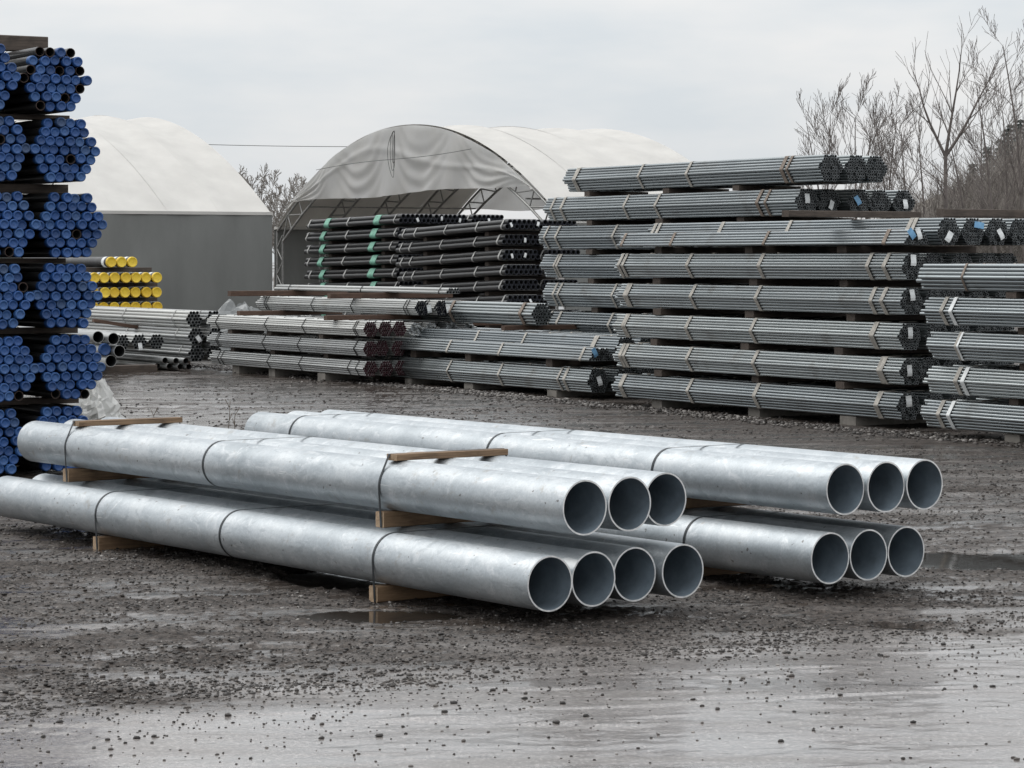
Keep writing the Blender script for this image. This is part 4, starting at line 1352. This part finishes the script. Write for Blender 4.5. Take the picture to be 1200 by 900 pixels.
for px, Z, py, seed, lab in ((298, 165, 193, 5, "bare tree left of the gap between the two shelters"), (340, 172, 205, 6, "bare tree close to the left foot of the open shelter"), (322, 180, 222, 8, "small bare tree in the gap between the two shelters"), (357, 176, 206, 9, "bare tree peeping over the left side of the open shelter"), (287, 170, 200, 15, "bare tree just above the right edge of the left roof"), (310, 168, 212, 17, "low bare tree beside the end of the left shelter"), (347, 168, 214, 18, "low bare tree beside the open shelter's left side"), (294, 172, 190, 31, "highest of the bare trees above the right edge of the left roof"), (304, 176, 198, 32, "pale twiggy tree in the middle of the gap between shelters"), (333, 170, 216, 33, "pale twiggy tree right of the middle of the gap between shelters"), (350, 182, 202, 34, "pale twiggy tree highest beside the open shelter's arch")):
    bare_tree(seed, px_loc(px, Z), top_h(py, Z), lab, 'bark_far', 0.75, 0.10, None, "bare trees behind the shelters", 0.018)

# hill rising to the right, behind the trees
hx = np.linspace(6, 120, 90)
hy = np.linspace(104, 330, 80)
HX, HY = np.meshgrid(hx, hy)
def hill_h(X, Y):
    return 13.0 * sstep(X - 0.03 * (Y - 110), 12, 62) * sstep(Y, 104, 200) + 1.2 * (fbm(X * 0.12, Y * 0.12, 33, 4) - 0.5) * sstep(Y, 106, 120) - 0.3 * (1 - sstep(Y, 104, 108))
HH = hill_h(HX, HY) - 0.4 * (1 - sstep(HX, 6, 9))
tag(obj("hillside", grid_mesh("hillside", np.stack([HX.ravel(), HY.ravel(), HH.ravel()], -1), 90, 80, M['hill'])), kind="structure")

# dense thicket of bare stems on the slope
r_ = random.Random(3)
segs = []
for i in range(2600):
    Y = r_.uniform(100, 150)
    pxx = 1035 + 230 * r_.random() ** 0.72
    X = (pxx - 600) / 3200 * Y
    z0 = max(0.0, float(hill_h(np.array([X]), np.array([Y]))[0]))
    dens = (pxx - 1030) / 180
    hh = r_.uniform(1.8, 3.6) + 3.0 * min(1.2, max(0, dens)) * r_.uniform(0.5, 1.1)
    d = np.array([r_.gauss(0, 0.22), r_.gauss(0, 0.2), 1.0])
    d /= np.linalg.norm(d)
    p = np.array([X, Y, z0 - 0.1])
    rad = r_.uniform(0.016, 0.034)
    for k in range(5):
        d = d + np.array([r_.gauss(0, 0.10), r_.gauss(0, 0.1), 0.03])
        d /= np.linalg.norm(d)
        q = p + d * hh / 5
        segs.append((p, q, rad * (1 - 0.16 * k), rad * (1 - 0.16 * (k + 1))))
        p = q
        if k > 0:
            for _ in range(3):
                e_ = d + np.array([r_.gauss(0, 0.6), r_.gauss(0, 0.6), r_.uniform(-0.2, 0.3)])
                e_ /= np.linalg.norm(e_)
                L = hh * r_.uniform(0.10, 0.26)
                m1 = p + e_ * L * 0.5
                e2 = e_ + np.array([r_.gauss(0, 0.25), r_.gauss(0, 0.25), 0.25])
                e2 /= np.linalg.norm(e2)
                segs.append((p, m1, rad * 0.42, rad * 0.34))
                segs.append((m1, m1 + e2 * L * 0.5, rad * 0.34, rad * 0.2))
tag(obj("thicket", tubes_mesh("thicket", segs, M['brush'], 3)), "dense grey brown thicket of bare brush below the trees", "brush", kind="stuff")

def conifer(seed, loc, height, label):
    r_ = random.Random(seed)
    root = empty("conifer", loc)
    obj("trunk", tubes_mesh("trunk", [(np.array([0, 0, 0.0]), np.array([0, 0, height * 0.97]), 0.22, 0.03)], M['bark'], 7), root)
    V, F = [], []
    nl = int(height * 3.2)
    for i in range(nl):
        f_ = i / nl
        z = height * (0.12 + 0.88 * f_)
        rad = (1 - f_) * height * 0.20 + 0.25
        nb_ = 7
        for k in range(nb_):
            an = r_.uniform(0, 6.283)
            L = rad * r_.uniform(0.6, 1.1)
            for q in range(7):
                g = (q + 0.6) / 7
                cx, cy = math.cos(an) * L * g, math.sin(an) * L * g
                cz = z - 0.30 * L * g + 0.10 * L * g * g + r_.uniform(-0.05, 0.05)
                w = 0.17 * (1.1 - 0.5 * g)
                for s_ in range(3):
                    a2 = an + r_.uniform(-1.3, 1.3)
                    ln = r_.uniform(0.25, 0.5)
                    o_ = len(V)
                    px_, py_ = -math.sin(a2) * w * 0.5, math.cos(a2) * w * 0.5
                    V += [(cx - px_, cy - py_, cz), (cx + px_, cy + py_, cz), (cx + math.cos(a2) * ln, cy + math.sin(a2) * ln, cz - r_.uniform(0.0, 0.28))]
                    F.append((o_, o_ + 1, o_ + 2))
    me = bpy.data.meshes.new("crown")
    me.from_pydata(V, [], F)
    me.materials.append(M['needles'])
    me.update()
    obj("crown", me, root)
    return tag(root, label, "conifer", "conifers on the hill")
for i, (px, Z, py, lab) in enumerate(((1182, 190, 142, "dark conifer left of the conifer pair at the right edge"), (1196, 196, 136, "tallest dark conifer at the right edge"), (1214, 188, 132, "dark conifer cut by the right edge"), (1158, 205, 168, "small dark conifer half hidden by brush"), (1140, 210, 188, "low dark conifer deep behind the forked tree"), (1172, 215, 160, "pointed dark conifer behind the brush"))):
    X, Y, _ = px_loc(px, Z)
    z0 = float(hill_h(np.array([X]), np.array([Y]))[0]) - 0.3
    conifer(20 + i, (X, Y, z0), top_h(py, Z) - z0, lab)
